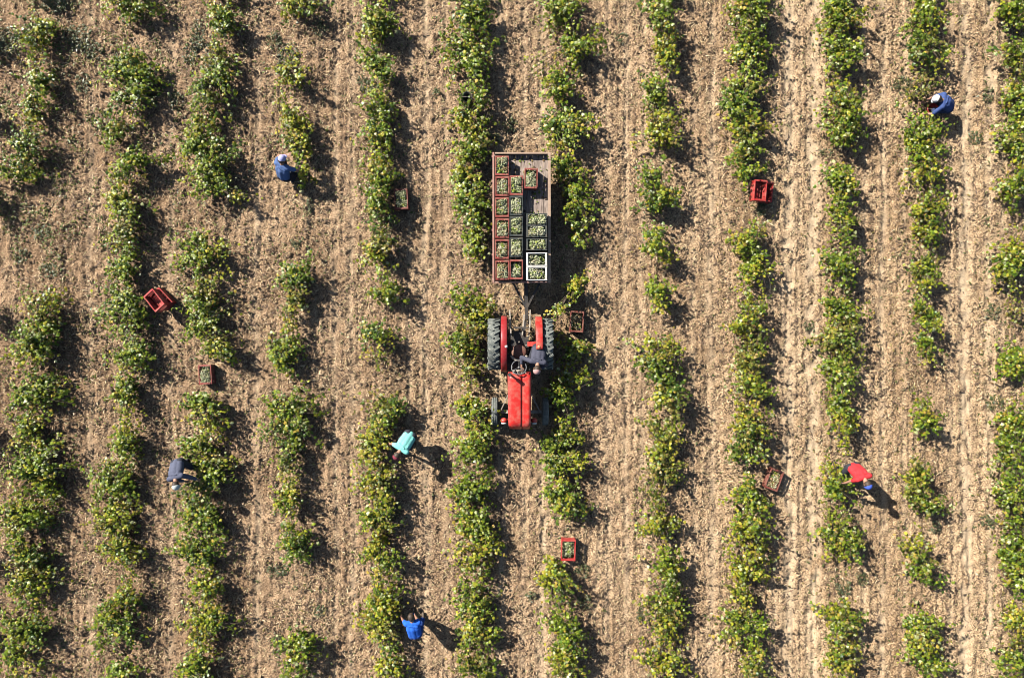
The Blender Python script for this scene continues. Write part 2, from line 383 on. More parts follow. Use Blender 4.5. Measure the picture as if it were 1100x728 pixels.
# foliage masses read off the photograph, row by row: x, y, half width, half height (grid px), kind of leaf (+ 's' sparse)
ROWS = {
0: [(45,28,10,14,'y'),(25,36,12,8,'ds'),(36,55,6,8,'y'),(43,88,13,14,'g'),(33,120,9,13,'y'),(25,160,12,15,'d'),(45,158,8,10,'ds'),(20,187,22,7,'g'),
    (40,318,22,6,'y'),(48,348,14,15,'g'),(38,372,18,12,'g'),(20,395,12,8,'ys'),(45,408,10,10,'g'),(38,426,28,13,'g'),(28,460,10,14,'g'),(38,475,12,8,'y'),
    (38,510,24,27,'g'),(25,553,27,12,'g'),(18,580,10,12,'g'),(30,600,15,10,'d'),(35,620,20,10,'ys'),(28,640,14,10,'g'),(20,665,20,9,'g'),(34,677,20,10,'d'),(13,705,8,17,'g'),(35,722,16,8,'ys')],
1: [(118,3,15,6,'y'),(147,8,14,13,'g'),(140,60,8,9,'g'),(142,78,28,13,'g'),(143,116,14,10,'gs'),(119,127,10,10,'d'),(118,146,10,8,'g'),(152,172,20,8,'g'),(130,184,13,10,'g'),
    (127,211,10,12,'y'),(125,228,8,7,'y'),(143,228,10,8,'g'),(136,250,10,16,'b'),(114,258,11,3,'gs'),(137,285,10,19,'g'),(137,325,12,14,'g'),(114,316,11,4,'d'),(136,345,15,8,'g'),(112,340,10,7,'d'),
    (143,380,17,17,'g'),(138,416,12,11,'g'),(132,433,5,10,'y'),(142,452,8,13,'ys'),(134,478,12,12,'g'),(125,518,20,20,'g'),(122,558,20,14,'y'),(127,585,15,13,'y'),(140,612,5,12,'d'),
    (140,638,9,8,'g'),(118,664,16,17,'g'),(140,680,12,13,'d'),(104,696,9,7,'g'),(130,722,16,8,'g')],
2: [(240,6,8,8,'ys'),(233,22,11,9,'g'),(250,30,10,8,'d'),(230,46,6,12,'ys'),(235,85,18,14,'g'),(213,98,8,6,'gs'),(225,118,16,12,'g'),(212,133,11,8,'y'),(207,160,14,10,'g'),(245,162,12,11,'d'),
    (226,178,17,11,'g'),(228,201,18,10,'g'),(258,215,9,5,'y'),(203,252,12,7,'g'),(213,278,16,16,'g'),(235,264,12,8,'y'),(244,294,14,5,'y'),(218,306,14,10,'b'),(212,326,14,12,'g'),(240,330,8,8,'bs'),
    (214,347,17,11,'g'),(235,366,14,10,'bs'),(234,385,18,7,'g'),(217,432,15,12,'g'),(222,462,16,10,'y'),(207,485,13,11,'g'),(236,490,11,13,'bs'),(232,508,16,8,'g'),(222,518,13,8,'g'),(199,524,9,7,'g'),
    (207,538,12,10,'d'),(215,553,18,10,'g'),(198,582,12,12,'g'),(212,594,18,9,'d'),(231,572,10,14,'g'),(226,635,10,14,'y'),(214,627,6,6,'g'),(236,665,14,10,'g'),(213,667,12,14,'y'),(220,695,10,10,'y'),(205,716,14,12,'g'),(226,722,8,8,'d')],
3: [(309,8,8,11,'y'),(330,2,12,6,'y'),(345,8,8,7,'d'),(312,70,9,12,'ys'),(329,89,11,6,'y'),(303,88,13,3,'ys'),(305,108,8,10,'ys'),(318,131,14,11,'y'),(324,160,11,16,'y'),(305,156,8,8,'ds'),(326,190,6,9,'y'),
    (328,280,6,10,'d'),(318,300,14,12,'d'),(298,300,8,4,'bs'),(315,322,12,13,'b'),(312,354,10,9,'y'),(312,371,14,9,'g'),(301,388,16,12,'g'),(310,438,22,20,'g'),(316,466,26,9,'d'),(313,505,6,6,'bs'),
    (305,534,10,9,'ys'),(308,490,9,10,'bs'),(316,519,8,8,'bs'),(310,551,8,8,'y'),(323,571,8,9,'g'),(318,589,14,13,'d'),(326,690,24,9,'g'),(315,715,13,14,'g')],
4: [(405,8,16,10,'g'),(408,28,18,12,'g'),(395,38,14,7,'y'),(394,62,8,8,'g'),(407,72,10,11,'d'),(410,92,8,8,'bs'),(397,106,10,9,'g'),(418,123,10,10,'g'),(405,140,15,13,'g'),(403,163,10,11,'y'),(406,180,16,7,'b'),
    (413,191,13,9,'g'),(408,215,16,16,'g'),(405,241,10,13,'d'),(412,260,10,8,'b'),(400,276,13,11,'y'),(415,313,14,14,'g'),(406,359,18,9,'d'),(405,386,11,9,'bs'),(396,430,17,7,'b'),(420,440,15,8,'d'),
    (408,455,10,8,'g'),(405,471,15,13,'y'),(399,493,11,11,'y'),(424,506,8,8,'bs'),(405,516,17,14,'y'),(412,538,11,9,'y'),(407,556,18,12,'g'),(405,581,8,14,'y'),(398,603,10,6,'g'),(418,605,12,8,'g'),
    (414,624,10,12,'y'),(411,646,17,13,'y'),(399,666,13,11,'y'),(416,672,11,13,'b'),(409,684,13,6,'y'),(420,700,8,10,'d'),(419,718,13,11,'y')],
5: [(507,10,20,12,'d'),(502,32,17,13,'g'),(476,48,9,8,'g'),(506,51,20,14,'g'),(499,80,13,12,'g'),(516,79,9,16,'g'),(513,101,11,9,'g'),(519,116,9,13,'g'),(497,124,13,14,'y'),(515,140,12,12,'y'),(507,164,14,11,'g'),(496,178,8,8,'y'),
    (497,194,12,8,'g'),(511,215,17,13,'g'),(492,221,8,8,'g'),(512,239,11,8,'d'),(511,258,10,10,'g'),(509,275,9,8,'g'),(495,313,13,11,'g'),(514,319,11,8,'b'),(513,340,16,10,'y'),(500,353,11,8,'b'),
    (495,372,17,8,'g'),(505,400,13,12,'bs'),(505,425,8,8,'y'),(507,442,17,9,'g'),(516,466,12,11,'g'),(504,481,18,11,'g'),(511,504,16,13,'g'),(505,528,18,12,'g'),
    (500,553,11,11,'d'),(516,559,13,12,'g'),(525,586,15,11,'y'),(497,579,8,13,'y'),(500,604,14,11,'y'),(515,613,8,8,'y'),(514,631,14,8,'g'),(506,652,17,12,'g'),(513,675,15,11,'y'),(500,697,14,9,'g'),(530,690,10,8,'gs'),(514,718,18,10,'g')],
6: [(590,3,8,5,'g'),(607,12,16,12,'g'),(585,33,10,7,'bs'),(622,43,16,12,'g'),(620,65,14,10,'g'),(572,70,10,8,'bs'),(590,78,10,8,'g'),(605,97,14,11,'g'),(597,130,16,11,'d'),(625,130,14,10,'g'),(605,150,14,11,'g'),(606,164,10,9,'y'),
    (609,181,14,8,'g'),(620,214,13,20,'g'),(622,250,11,12,'g'),(620,308,8,14,'y'),(601,338,11,10,'y'),(602,355,9,8,'y'),(620,372,13,8,'g'),(622,394,13,13,'y'),(631,408,10,5,'y'),(597,425,12,18,'g'),
    (612,455,8,8,'ys'),(603,475,18,13,'g'),(620,493,10,10,'y'),(600,496,15,11,'g'),(600,515,10,8,'ys'),(607,534,18,13,'g'),(612,551,15,7,'d'),(594,615,12,14,'y'),(609,622,11,10,'y'),(605,640,8,6,'ds'),
    (605,660,14,9,'g'),(608,684,16,14,'g'),(605,708,16,10,'y'),(612,725,12,7,'g')],
7: [(693,5,7,7,'d'),(713,10,10,12,'g'),(713,32,10,10,'g'),(715,54,10,12,'y'),(717,73,8,9,'y'),(698,82,9,8,'gs'),(705,105,11,12,'g'),(712,129,12,13,'y'),(706,146,17,10,'y'),(738,150,6,6,'bs'),
    (700,181,12,8,'g'),(699,196,11,9,'d'),(715,213,16,9,'g'),(698,222,10,6,'d'),(702,263,10,17,'g'),(722,275,8,6,'y'),(706,310,12,13,'g'),(708,333,8,9,'y'),(702,364,15,8,'y'),(718,371,10,10,'y'),
    (698,390,12,12,'d'),(715,398,13,10,'g'),(720,415,12,13,'d'),(708,430,10,10,'y'),(722,440,11,12,'b'),(693,450,6,6,'y'),(715,460,10,8,'g'),(714,480,12,10,'y'),(713,505,16,14,'b'),(697,520,9,13,'bs'),
    (710,541,8,9,'y'),(693,565,12,8,'y'),(718,565,15,8,'y'),(710,595,13,12,'g'),(718,616,13,13,'g'),(705,650,12,13,'b'),(722,645,10,12,'g'),(720,667,12,9,'y'),(715,690,10,9,'y'),(692,712,10,11,'y'),(725,712,15,12,'y')],
8: [(788,8,8,8,'y'),(812,8,17,12,'g'),(803,25,13,10,'g'),(805,40,12,8,'g'),(797,53,14,8,'g'),(820,52,8,8,'g'),(810,72,14,12,'g'),(808,90,14,8,'g'),(790,106,16,13,'d'),(803,122,8,6,'g'),(795,135,12,8,'y'),(816,138,12,7,'y'),
    (800,160,12,12,'g'),(801,182,14,11,'g'),(816,243,6,8,'b'),(795,258,10,9,'y'),(812,280,12,17,'g'),(803,303,8,10,'y'),(803,319,9,9,'y'),(826,310,7,7,'ys'),(813,327,13,8,'g'),(800,350,16,10,'y'),
    (813,369,12,10,'g'),(802,390,15,10,'b'),(803,405,12,8,'g'),(812,420,12,9,'g'),(792,425,8,8,'bs'),(805,448,14,11,'y'),(806,470,17,10,'d'),(793,487,11,8,'d'),(815,498,12,9,'y'),(808,517,8,9,'g'),(802,531,16,9,'g'),(816,541,11,8,'g'),
    (808,554,10,9,'g'),(798,568,15,9,'y'),(816,567,10,8,'g'),(797,586,13,9,'y'),(816,586,9,8,'y'),(817,612,10,9,'y'),(795,615,12,10,'y'),(795,641,10,10,'y'),(790,667,16,11,'g'),(815,672,12,12,'g'),(784,690,10,9,'b'),(812,691,8,9,'g'),(808,715,11,12,'b')],
9: [(900,9,20,12,'g'),(893,28,12,9,'g'),(921,20,9,9,'y'),(900,52,15,13,'g'),(919,52,9,8,'g'),(905,78,10,14,'g'),(905,104,16,9,'g'),(908,126,18,13,'g'),(905,146,18,10,'g'),
    (902,190,16,11,'g'),(887,192,8,6,'d'),(910,203,12,7,'y'),(900,226,10,12,'g'),(913,236,8,7,'g'),(905,256,8,12,'g'),(905,280,17,8,'g'),(893,286,8,8,'d'),(907,304,10,12,'g'),(902,332,18,10,'g'),(916,346,8,7,'y'),(896,358,20,7,'bs'),
    (884,370,15,7,'b'),(905,373,14,8,'g'),(905,393,16,10,'g'),(900,415,12,10,'g'),(900,440,12,14,'g'),(909,466,11,13,'y'),(884,498,11,7,'ys'),(903,526,15,15,'g'),(895,554,8,9,'g'),(900,576,16,12,'g'),(920,580,10,9,'g'),
    (898,597,10,8,'y'),(920,600,8,8,'d'),(885,653,8,4,'bs'),(905,667,18,13,'g'),(904,650,10,8,'ys'),(912,689,10,7,'g'),(897,711,11,14,'y'),(913,713,9,9,'b')],
10: [(995,9,16,11,'g'),(985,24,11,9,'g'),(1010,21,8,9,'y'),(985,45,14,11,'d'),(1001,38,10,9,'g'),(990,62,14,10,'d'),(1011,63,10,9,'g'),(984,98,12,9,'bs'),(1002,86,9,7,'bs'),(996,130,14,9,'g'),(983,148,12,11,'g'),(1005,139,10,8,'g'),(990,165,12,10,'g'),
    (988,191,15,8,'y'),(1005,189,12,7,'y'),(1011,214,10,8,'g'),(991,226,13,13,'y'),(998,255,11,14,'g'),(985,281,11,7,'b'),(994,291,11,11,'g'),(991,314,7,10,'y'),(981,326,6,10,'g'),(998,341,10,11,'g'),(997,359,5,9,'g'),(995,373,4,9,'g'),(998,389,4,7,'y'),
    (988,421,3,7,'y'),(991,439,6,9,'y'),(993,455,14,8,'g'),(985,495,6,8,'b'),(985,515,10,10,'y'),(980,534,8,7,'g'),(1000,545,15,8,'g'),(966,580,9,4,'bs'),(985,576,8,8,'y'),(987,596,8,11,'g'),(990,616,10,9,'g'),(1010,623,8,7,'d'),
    (983,670,12,12,'g'),(1002,665,10,10,'g'),(994,690,14,10,'y'),(985,705,10,8,'g'),(1003,715,14,12,'g')],
11: [(1085,8,13,10,'g'),(1096,22,13,9,'g'),(1080,55,14,8,'g'),(1098,60,14,11,'g'),(1090,105,12,13,'g'),(1096,122,12,10,'g'),(1091,145,14,13,'g'),(1098,166,10,12,'g'),(1092,188,12,8,'g'),(1091,205,14,13,'g'),(1092,242,8,4,'ys'),
    (1095,267,14,8,'y'),(1088,286,16,12,'g'),(1078,305,8,10,'y'),(1093,334,9,10,'bs'),(1097,84,8,7,'bs'),(1096,372,10,10,'g'),(1088,391,13,13,'g'),(1096,426,8,8,'ys'),(1090,450,14,9,'g'),(1090,471,16,15,'g'),(1085,503,15,12,'g'),(1090,530,14,15,'g'),(1090,551,14,8,'g'),(1092,576,14,12,'g'),
    (1090,600,14,12,'g'),(1096,626,10,12,'g'),(1088,664,12,12,'y'),(1096,680,12,11,'y'),(1090,711,12,14,'g')]}
TOPS = [.64, .64, .64, .66, .70, .74, .74, .74, .74, .74, .68, .72]

ORD = ['', 'first', 'second', 'third', 'fourth', 'fifth', 'sixth', 'seventh', 'eighth', 'ninth', 'tenth', 'eleventh', 'twelfth', 'thirteenth', 'fourteenth',
       'fifteenth', 'sixteenth', 'seventeenth', 'eighteenth', 'nineteenth', 'twentieth', 'twenty-first', 'twenty-second', 'twenty-third', 'twenty-fourth']
MARKS = [(298, 178, 'the crouching blue picker'), (190, 507, 'the slate-grey picker'), (434, 477, 'the turquoise picker'), (446, 662, 'the royal-blue picker'), (1014, 107, 'the navy picker'),
         (926, 508, 'the red-shirted picker'), (168, 321, 'the twin red crates'), (221, 402, 'a dark red crate'), (434, 213, 'a half-hidden crate'), (619, 346, 'the crate by the tractor'),
         (610, 590, 'a bright red crate'), (831, 515, 'the slanted brown crate'), (820, 205, 'the stacked red crates'), (559, 380, 'the tractor'), (559, 430, 'the tractor'), (560, 200, 'the trailer'), (560, 270, 'the trailer')]

CLEAR = [(P(433, 214, .2), .40), (P(621, 346, .2), .46), (P(832, 515, .2), .50), (P(610, 590, .2), .38), (P(221, 402, .2), .44), (P(171, 321, .3), .42), (P(821, 205, .3), .40),
         (P(503, 105, .3), .15), (P(190, 510, .9), .42), (P(436, 479, .8), .36), (P(445, 663, .9), .38), (P(1014, 108, .5), .36), (P(933, 512, .7), .34), (P(300, 178, .6), .36)]
def cleared(x, y, z):
    out = np.zeros(len(x), bool)
    for c, r in CLEAR:      # compare at the height of the thing, seen from above the middle of the plot
        k = (H_CAM - c.z) / (H_CAM - z)
        out |= (x * k - c.x) ** 2 + (y * k - c.y) ** 2 < r * r
    return out
def build_vine(lobes, top, label, g, wide=1.1):
    tot = sum(a[2] * a[3] for a in lobes)
    zc = top * 0.60
    W = [(P(x, y, zc), rx * K * wide, ry * K * (wide + .04), k) for x, y, rx, ry, k in lobes]
    big = max(range(len(lobes)), key=lambda q: lobes[q][2] * lobes[q][3])
    cx = .7 * W[big][0].x + .3 * sum(w[0].x for w in W) / len(W); cy = W[big][0].y
    base = Vector((cx, cy, gz(cx, cy)))
    root = bpy.data.objects.new('grapevine', None); C.objects.link(root); root.location = base; root.empty_display_size = 0.2
    tag(root, label, 'grapevine', 'grapevines planted in rows')
    head = np.array([g.normal(0, .05), g.normal(0, .05), 0.26 + 0.1 * g.random()])
    tv, tf = [], []; off = 0
    def add(v, f):
        nonlocal off
        tv.append(v); tf.append(f + off); off += len(v)
    ts = np.linspace(0, 1, 7)[:, None]
    tr = head * ts + np.stack([.035 * np.sin(ts[:, 0] * 5 + g.random() * 6), .035 * np.sin(ts[:, 0] * 4 + g.random() * 6), np.zeros(7)], -1) * ts
    tr[0, 2] = -0.06
    add(*tube_np(tr, [.05, .042, .037, .034, .034, .04, .02], 7))
    lv, ls, lc, ln = [], [], [], []
    for (c, rx, ry, k) in W:
        sparse = k.endswith('s'); kind = k[0]
        lc0 = np.array([c.x - cx, c.y - cy, 0])
        area = math.pi * rx * ry
        nleaf = max(14, int(area * (380 if sparse else 690)))
        ns = max(4, int(area * (24 if sparse else 34)) + 3)
        tint_off = g.normal(1.2, .06)
        for s in range(ns):
            a = g.uniform(0, 2 * math.pi); r = math.sqrt(g.random()) * 1.02
            # the canopy bulges: high inside, drooping at its rim, each shoot of its own height
            ze = top * (1.0 - 0.5 * r * r) * g.uniform(0.42, 1.1)
            if min(rx, ry) < 0.14: ze *= 0.75
            runner = g.random() < .34
            if runner: r = g.uniform(1.15, 1.75); ze = top * g.uniform(.18, .8)
            e = lc0 + np.array([rx * r * math.cos(a), ry * r * math.sin(a), ze])
            if cleared(np.array([e[0] + cx]), np.array([e[1] + cy]), np.array([ze]))[0]: continue
            mid = (head + e) / 2 + np.array([g.normal(0, .07), g.normal(0, .07), .16 + .1 * g.random()])
            t = np.linspace(0, 1, 8)[:, None]
            path = (1 - t) ** 2 * head + 2 * t * (1 - t) * mid + t * t * e
            add(*tube_np(path, np.linspace(.009, .0035, 8), 4))
            m = max(3, int(nleaf / ns * g.uniform(.6, 1.4)))
            tt = np.clip(g.beta(1.9, 1.0, m) * 1.03, 0, 1.03)[:, None]
            pc = (1 - tt) ** 2 * head + 2 * tt * (1 - tt) * mid + tt * tt * e
            pc = pc + g.normal(0, .060, (m, 3))
            d = ((pc[:, 0] - lc0[0]) / rx) ** 2 + ((pc[:, 1] - lc0[1]) / ry) ** 2
            keep = (d < 1.35) | (g.random(m) < (.8 if runner else .3))
            # pickers have pushed the shoots aside where a crate or a person stands
            keep &= ~cleared(pc[:, 0] + cx, pc[:, 1] + cy, pc[:, 2] + base.z)
            pc = pc[keep]; m = len(pc)
            if m == 0: continue
            pc[:, 2] = np.maximum(pc[:, 2], .05)
            lv.append(pc); ls.append(g.uniform(.040, .098, m) * (0.9 if sparse else 1.0))
            own = PAL[kind][g.choice(5, m, p=[.3, .27, .2, .15, .08])]
            oth = np.where((g.random(m) < .62)[:, None], PAL['y'][g.choice(5, m)], PAL['d'][g.choice(5, m)])
            own = np.where((g.random(m) < .38)[:, None], oth, own)
            own = np.where((g.random(m) < .09)[:, None], np.array([.40, .43, .20]), own)      # pale undersides, with whitish leaf highlights also put into this colour
            lc.append(own * (g.normal(1, .17, m).clip(.6, 1.5) * tint_off)[:, None])
            lean = np.stack([pc[:, 0] - lc0[0], pc[:, 1] - lc0[1], np.zeros(m)], -1) * 0.8
            ln.append(lean)
        # a few whips that stick out of the canopy with small young leaves
        for s in range(int(area * 9 * g.random() + g.random() * 1.6)):
            a = g.uniform(0, 2 * math.pi)
            e = lc0 + np.array([(rx * .7 + .24) * math.cos(a), (ry * .7 + .24) * math.sin(a), top * g.uniform(.7, 1.4)])
            if cleared(np.array([e[0] + cx]), np.array([e[1] + cy]), np.array([e[2]]))[0]: continue
            mid = (head + e) / 2 + np.array([0, 0, .1])
            t = np.linspace(0, 1, 8)[:, None]; path = (1 - t) ** 2 * head + 2 * t * (1 - t) * mid + t * t * e
            add(*tube_np(path, np.linspace(.008, .003, 8), 4))
            m = 9; tt = np.linspace(.5, 1, m)[:, None]
            pc = (1 - tt) ** 2 * head + 2 * tt * (1 - tt) * mid + tt * tt * e + g.normal(0, .025, (m, 3))
            lv.append(pc); ls.append(np.linspace(.095, .04, m)); lc.append(PAL[kind][g.choice(5, m)] * 1.1); ln.append(np.zeros((m, 3)))
    # young shoots low on the stem
    m = int(tot * K * K * 330) + 6; u = g.random(m)[:, None]
    pc = head * (.25 + .75 * u) + g.normal(0, .11, (m, 3)); pc[:, 2] = np.maximum(pc[:, 2], .06)
    pc = pc[~cleared(pc[:, 0] + cx, pc[:, 1] + cy, pc[:, 2] + base.z)]; m = len(pc)
    lv.append(pc); ls.append(g.uniform(.04, .09, m)); lc.append(PAL[lobes[0][4][0]][g.choice(5, m)]); ln.append(np.zeros((m, 3)))
    v = np.concatenate(lv); n = len(v)
    fv, ff, fc = leaves(v, np.concatenate(ls), .62, np.concatenate(lc), g, np.concatenate(ln))
    link('trunk', np_mesh('trunk', np.concatenate(tv), np.concatenate(tf), smooth=True), M['bark'], root)
    link('foliage', np_mesh('foliage', fv, ff, fc), M['leaf'], root)
    return n

def bridge(lobes, r):
    """long shoots that run along the row from one foliage mass to the next"""
    ls = sorted(lobes, key=lambda l: l[1]); out = list(ls)
    reach = 30 if r < 3 else (16 if r in (4, 5, 8, 9) else 10)
    for a, b in zip(ls, ls[1:]):
        gap = (b[1] - b[3]) - (a[1] + a[3])
        if -6 < gap < reach and not any(math.hypot((a[0] + b[0]) / 2 - m[0], (a[1] + b[1]) / 2 - m[1]) < 26 for m in MARKS) and abs(a[0] - b[0]) < 24 and 'weed' not in a:
            out.append(((a[0] + b[0]) / 2 + random.uniform(-3, 3), (a[1] + a[3] + b[1] - b[3]) / 2, .75 * (a[2] + b[2]) / 2 + 2, max(7, gap / 2 + 5), random.choice('gyb') + ('s' if gap > 3 else '')))
    return out
def group_lobes(lobes, span=34):
    out = []; cur = []
    for l in sorted(lobes, key=lambda l: l[1]):
        if cur and (l[1] - cur[0][1] > span or len(cur) >= 5): out.append(cur); cur = []
        cur.append(l)
    if cur: out.append(cur)
    return out

nvine = nleaf_all = 0
for r, lobes in ROWS.items():
    g = np.random.default_rng(100 + r)
    rowname = 'leftmost row' if r == 0 else ('rightmost row' if r == 11 else ORD[r + 1] + ' row from left')
    for i, grp in enumerate(group_lobes(bridge(lobes, r))):
        area = sum(l[2] * l[3] for l in grp)
        ks = ''.join(l[4][0] * int(1 + l[2] * l[3] / 40) for l in grp); k = max('gydb', key=ks.count)
        sp = sum(l[2] * l[3] for l in grp if l[4].endswith('s')) > area * .5
        size = 'sparse' if sp else ('small' if area < 170 else ('wide bushy' if area > 480 else 'leafy'))
        colr = {'g': 'bright green', 'y': 'yellow-green', 'd': 'dark green', 'b': 'brownish green'}[k]
        mx = sum(l[0] for l in grp) / len(grp); my = sum(l[1] for l in grp) / len(grp)
        near = min(MARKS, key=lambda m: (m[0] - mx) ** 2 + (m[1] - my) ** 2)
        beside = ' beside ' + near[2] if math.hypot(near[0] - mx, near[1] - my) < 46 and (near[2] != 'the trailer' and near[2] != 'the tractor') else ''
        if len((size + colr + beside).split()) > 7: size = size.split()[-1]
        label = f"{size} {colr} vine{beside}, {ORD[i + 1]} from top, {rowname}"
        if len(label.split()) > 16: label = label.replace(beside, '')
        nleaf_all += build_vine(grp, TOPS[r] * g.uniform(.85, 1.15), label, g, 1.17 if r < 3 else 1.10); nvine += 1
    # the row goes on just past both edges of the photograph
    x0 = np.mean([l[0] for l in lobes if l[1] < 90] or [ROW_X[r]]); x1 = np.mean([l[0] for l in lobes if l[1] > 640] or [ROW_X[r]])
    build_vine([(x0, -17, 14, 9, 'g')], TOPS[r], f"green vine at the upper end of the {rowname}", g)
    build_vine([(x1, 744, 14, 10, 'g')], TOPS[r], f"green vine at the lower end of the {rowname}", g)
g = np.random.default_rng(77)
for i, (x, y, rx, ry) in enumerate([(-40, 25, 12, 16), (-38, 110, 12, 16), (-34, 205, 12, 18), (-40, 330, 12, 14), (-40, 470, 12, 16), (-44, 600, 12, 18), (-40, 690, 12, 12)]):
    build_vine([(x, y, rx, ry, 'g')], 1.15, f"green vine left of the leftmost row, {ORD[i + 1]} from the top", g)
print('vines', nvine, 'leaves', nleaf_all)

# weeds: low grey-green ground cover in patches
def build_weeds():
    g = np.random.default_rng(9)
    spots = [(295, 45, 9, 9), (332, 222, 5, 10), (25, 275, 9, 7), (10, 45, 14, 16), (60, 8, 16, 8), (85, 40, 14, 14), (100, 55, 12, 10), (228, 62, 8, 16), (213, 40, 8, 18), (222, 105, 8, 6), (319, 262, 6, 6), (298, 612, 12, 7),
             (966, 92, 12, 10), (1060, 103, 8, 8), (1047, 148, 8, 7), (1064, 335, 9, 9), (1066, 432, 9, 8), (1060, 560, 9, 8), (1006, 72, 6, 6), (816, 226, 7, 8), (585, 135, 6, 5), (548, 135, 9, 8), (530, 150, 8, 7), (625, 612, 8, 8), (628, 645, 8, 8),
             (668, 42, 7, 6), (400, 95, 8, 10), (470, 100, 5, 6), (885, 165, 7, 4), (868, 350, 6, 5), (905, 630, 10, 8), (925, 620, 7, 8), (1003, 565, 7, 6), (735, 650, 6, 8), (690, 660, 8, 8), (570, 640, 6, 6), (310, 62, 12, 14), (345, 30, 8, 10),
             (45, 250, 12, 8), (55, 290, 12, 8), (90, 90, 8, 12), (190, 110, 10, 10), (205, 60, 8, 10), (160, 105, 10, 8), (345, 655, 7, 6), (300, 690, 7, 10), (390, 90, 6, 10), (425, 545, 8, 10)]
    cs, sz, col = [], [], []
    for x, y, rx, ry in spots:
        n = int(rx * ry * 0.9)
        a = g.uniform(0, 2 * np.pi, n); r = np.sqrt(g.random(n))
        px = x + rx * r * np.cos(a); py = y + ry * r * np.sin(a)
        X = (px - 550) * K; Y = (364 - py) * K
        cs.append(np.stack([X, Y, HGT(X, Y)[0] + g.uniform(.01, .10, n)], -1)); sz.append(g.uniform(.04, .085, n))
        col.append(np.array([(.13, .155, .075), (.10, .13, .05), (.17, .18, .10), (.21, .19, .08)])[g.choice(4, n)])
    n = 15000
    X = -14 + np.abs(g.normal(0, 4.2, n)); Y = g.uniform(-9.3, 9.3, n); kp_ = (g.random(n) < .30 + .70 * (Y > 2)); X, Y = X[kp_], Y[kp_]; n = len(X)
    cl = HGT(X, Y)[2] > .05; X, Y = X[cl], Y[cl]; n = len(X)
    cs.append(np.stack([X, Y, HGT(X, Y)[0] + g.uniform(.01, .09, n)], -1)); sz.append(g.uniform(.035, .085, n)); col.append(np.array([(.15, .19, .04), (.24, .22, .06), (.10, .14, .03)])[g.choice(3, n)])
    # stray shoots and fallen leaves under every row
    n = 11000
    rr = g.choice(12, n); X = (np.array(ROW_X)[rr] - 550) * K * .955 + g.normal(0, .38, n); Y = g.uniform(-9.3, 9.3, n)
    cs.append(np.stack([X, Y, HGT(X, Y)[0] + g.uniform(.008, .06, n)], -1)); sz.append(g.uniform(.03, .085, n))
    col.append(np.array([(.13, .15, .05), (.30, .24, .08), (.26, .16, .08), (.10, .13, .04), (.34, .27, .15)])[g.choice(5, n)])
    slim = LEAF * np.array([.6, 1.2, 1.3])
    v, f, c = leaves(np.concatenate(cs), np.concatenate(sz), .6, np.concatenate(col), g, None, slim)
    tag(link('weeds', np_mesh('weeds', v, f, c), M['leaf']), 'low grey green weeds and fallen leaves along the vine rows', kind='stuff')
build_weeds()

# ------------------------------------------------------------------ crates and grapes
def crate_bm(L, W, Hh):
    """slatted plastic harvest crate: local x = long side"""
    bm = bmesh.new(); t = 0.016
    box(bm, (0, 0, .012), (L * .94, W * .94, .018))
    for sx in (-1, 1):
        for sy in (-1, 1):
            box(bm, (sx * (L / 2 - .030), sy * (W / 2 - .030), Hh / 2), (.05, .05, Hh - .03))
    hz = [(.05, .05), (.115, .045), (.18, .045)]
    for z, h in hz:
        for s in (-1, 1):
            box(bm, (0, s * (W / 2 - .018), z), (L - .07, t, h))
            box(bm, (s * (L / 2 - .018), 0, z), (t, W - .07, h))
    for s in (-1, 1):
        for k in (-.25, 0, .25):
            box(bm, (k * L, s * (W / 2 - .017), Hh / 2), (.03, t * 1.3, Hh - .04))
    # rim: broad lip at the ends with a hand hole below it, narrower along the sides
    for s in (-1, 1):
        box(bm, (0, s * (W / 2 - .013), Hh - .02), (L, .027, .036))
        box(bm, (s * (L / 2 - .024), 0, Hh - .019), (.048, W - .05, .036))
        box(bm, (s * (L / 2 - .012), .0, Hh - .075), (.012, W * .9, .022))
        for q in (-1, 1): box(bm, (s * (L / 2 - .014), q * W * .26, Hh - .055), (.012, .03, .05))
    es = [e for e in bm.edges if e.calc_length() > .09]
    bmesh.ops.bevel(bm, geom=es, offset=.004, segments=1, affect='EDGES')
    return bm
_cm = {}
def crate_mesh(dims, mat):
    k = (dims, mat)
    if k not in _cm:
        bm = crate_bm(*dims); me = bpy.data.meshes.new('crate'); bm.to_mesh(me); bm.free(); me.materials.append(M[mat]); _cm[k] = me
    return _cm[k]

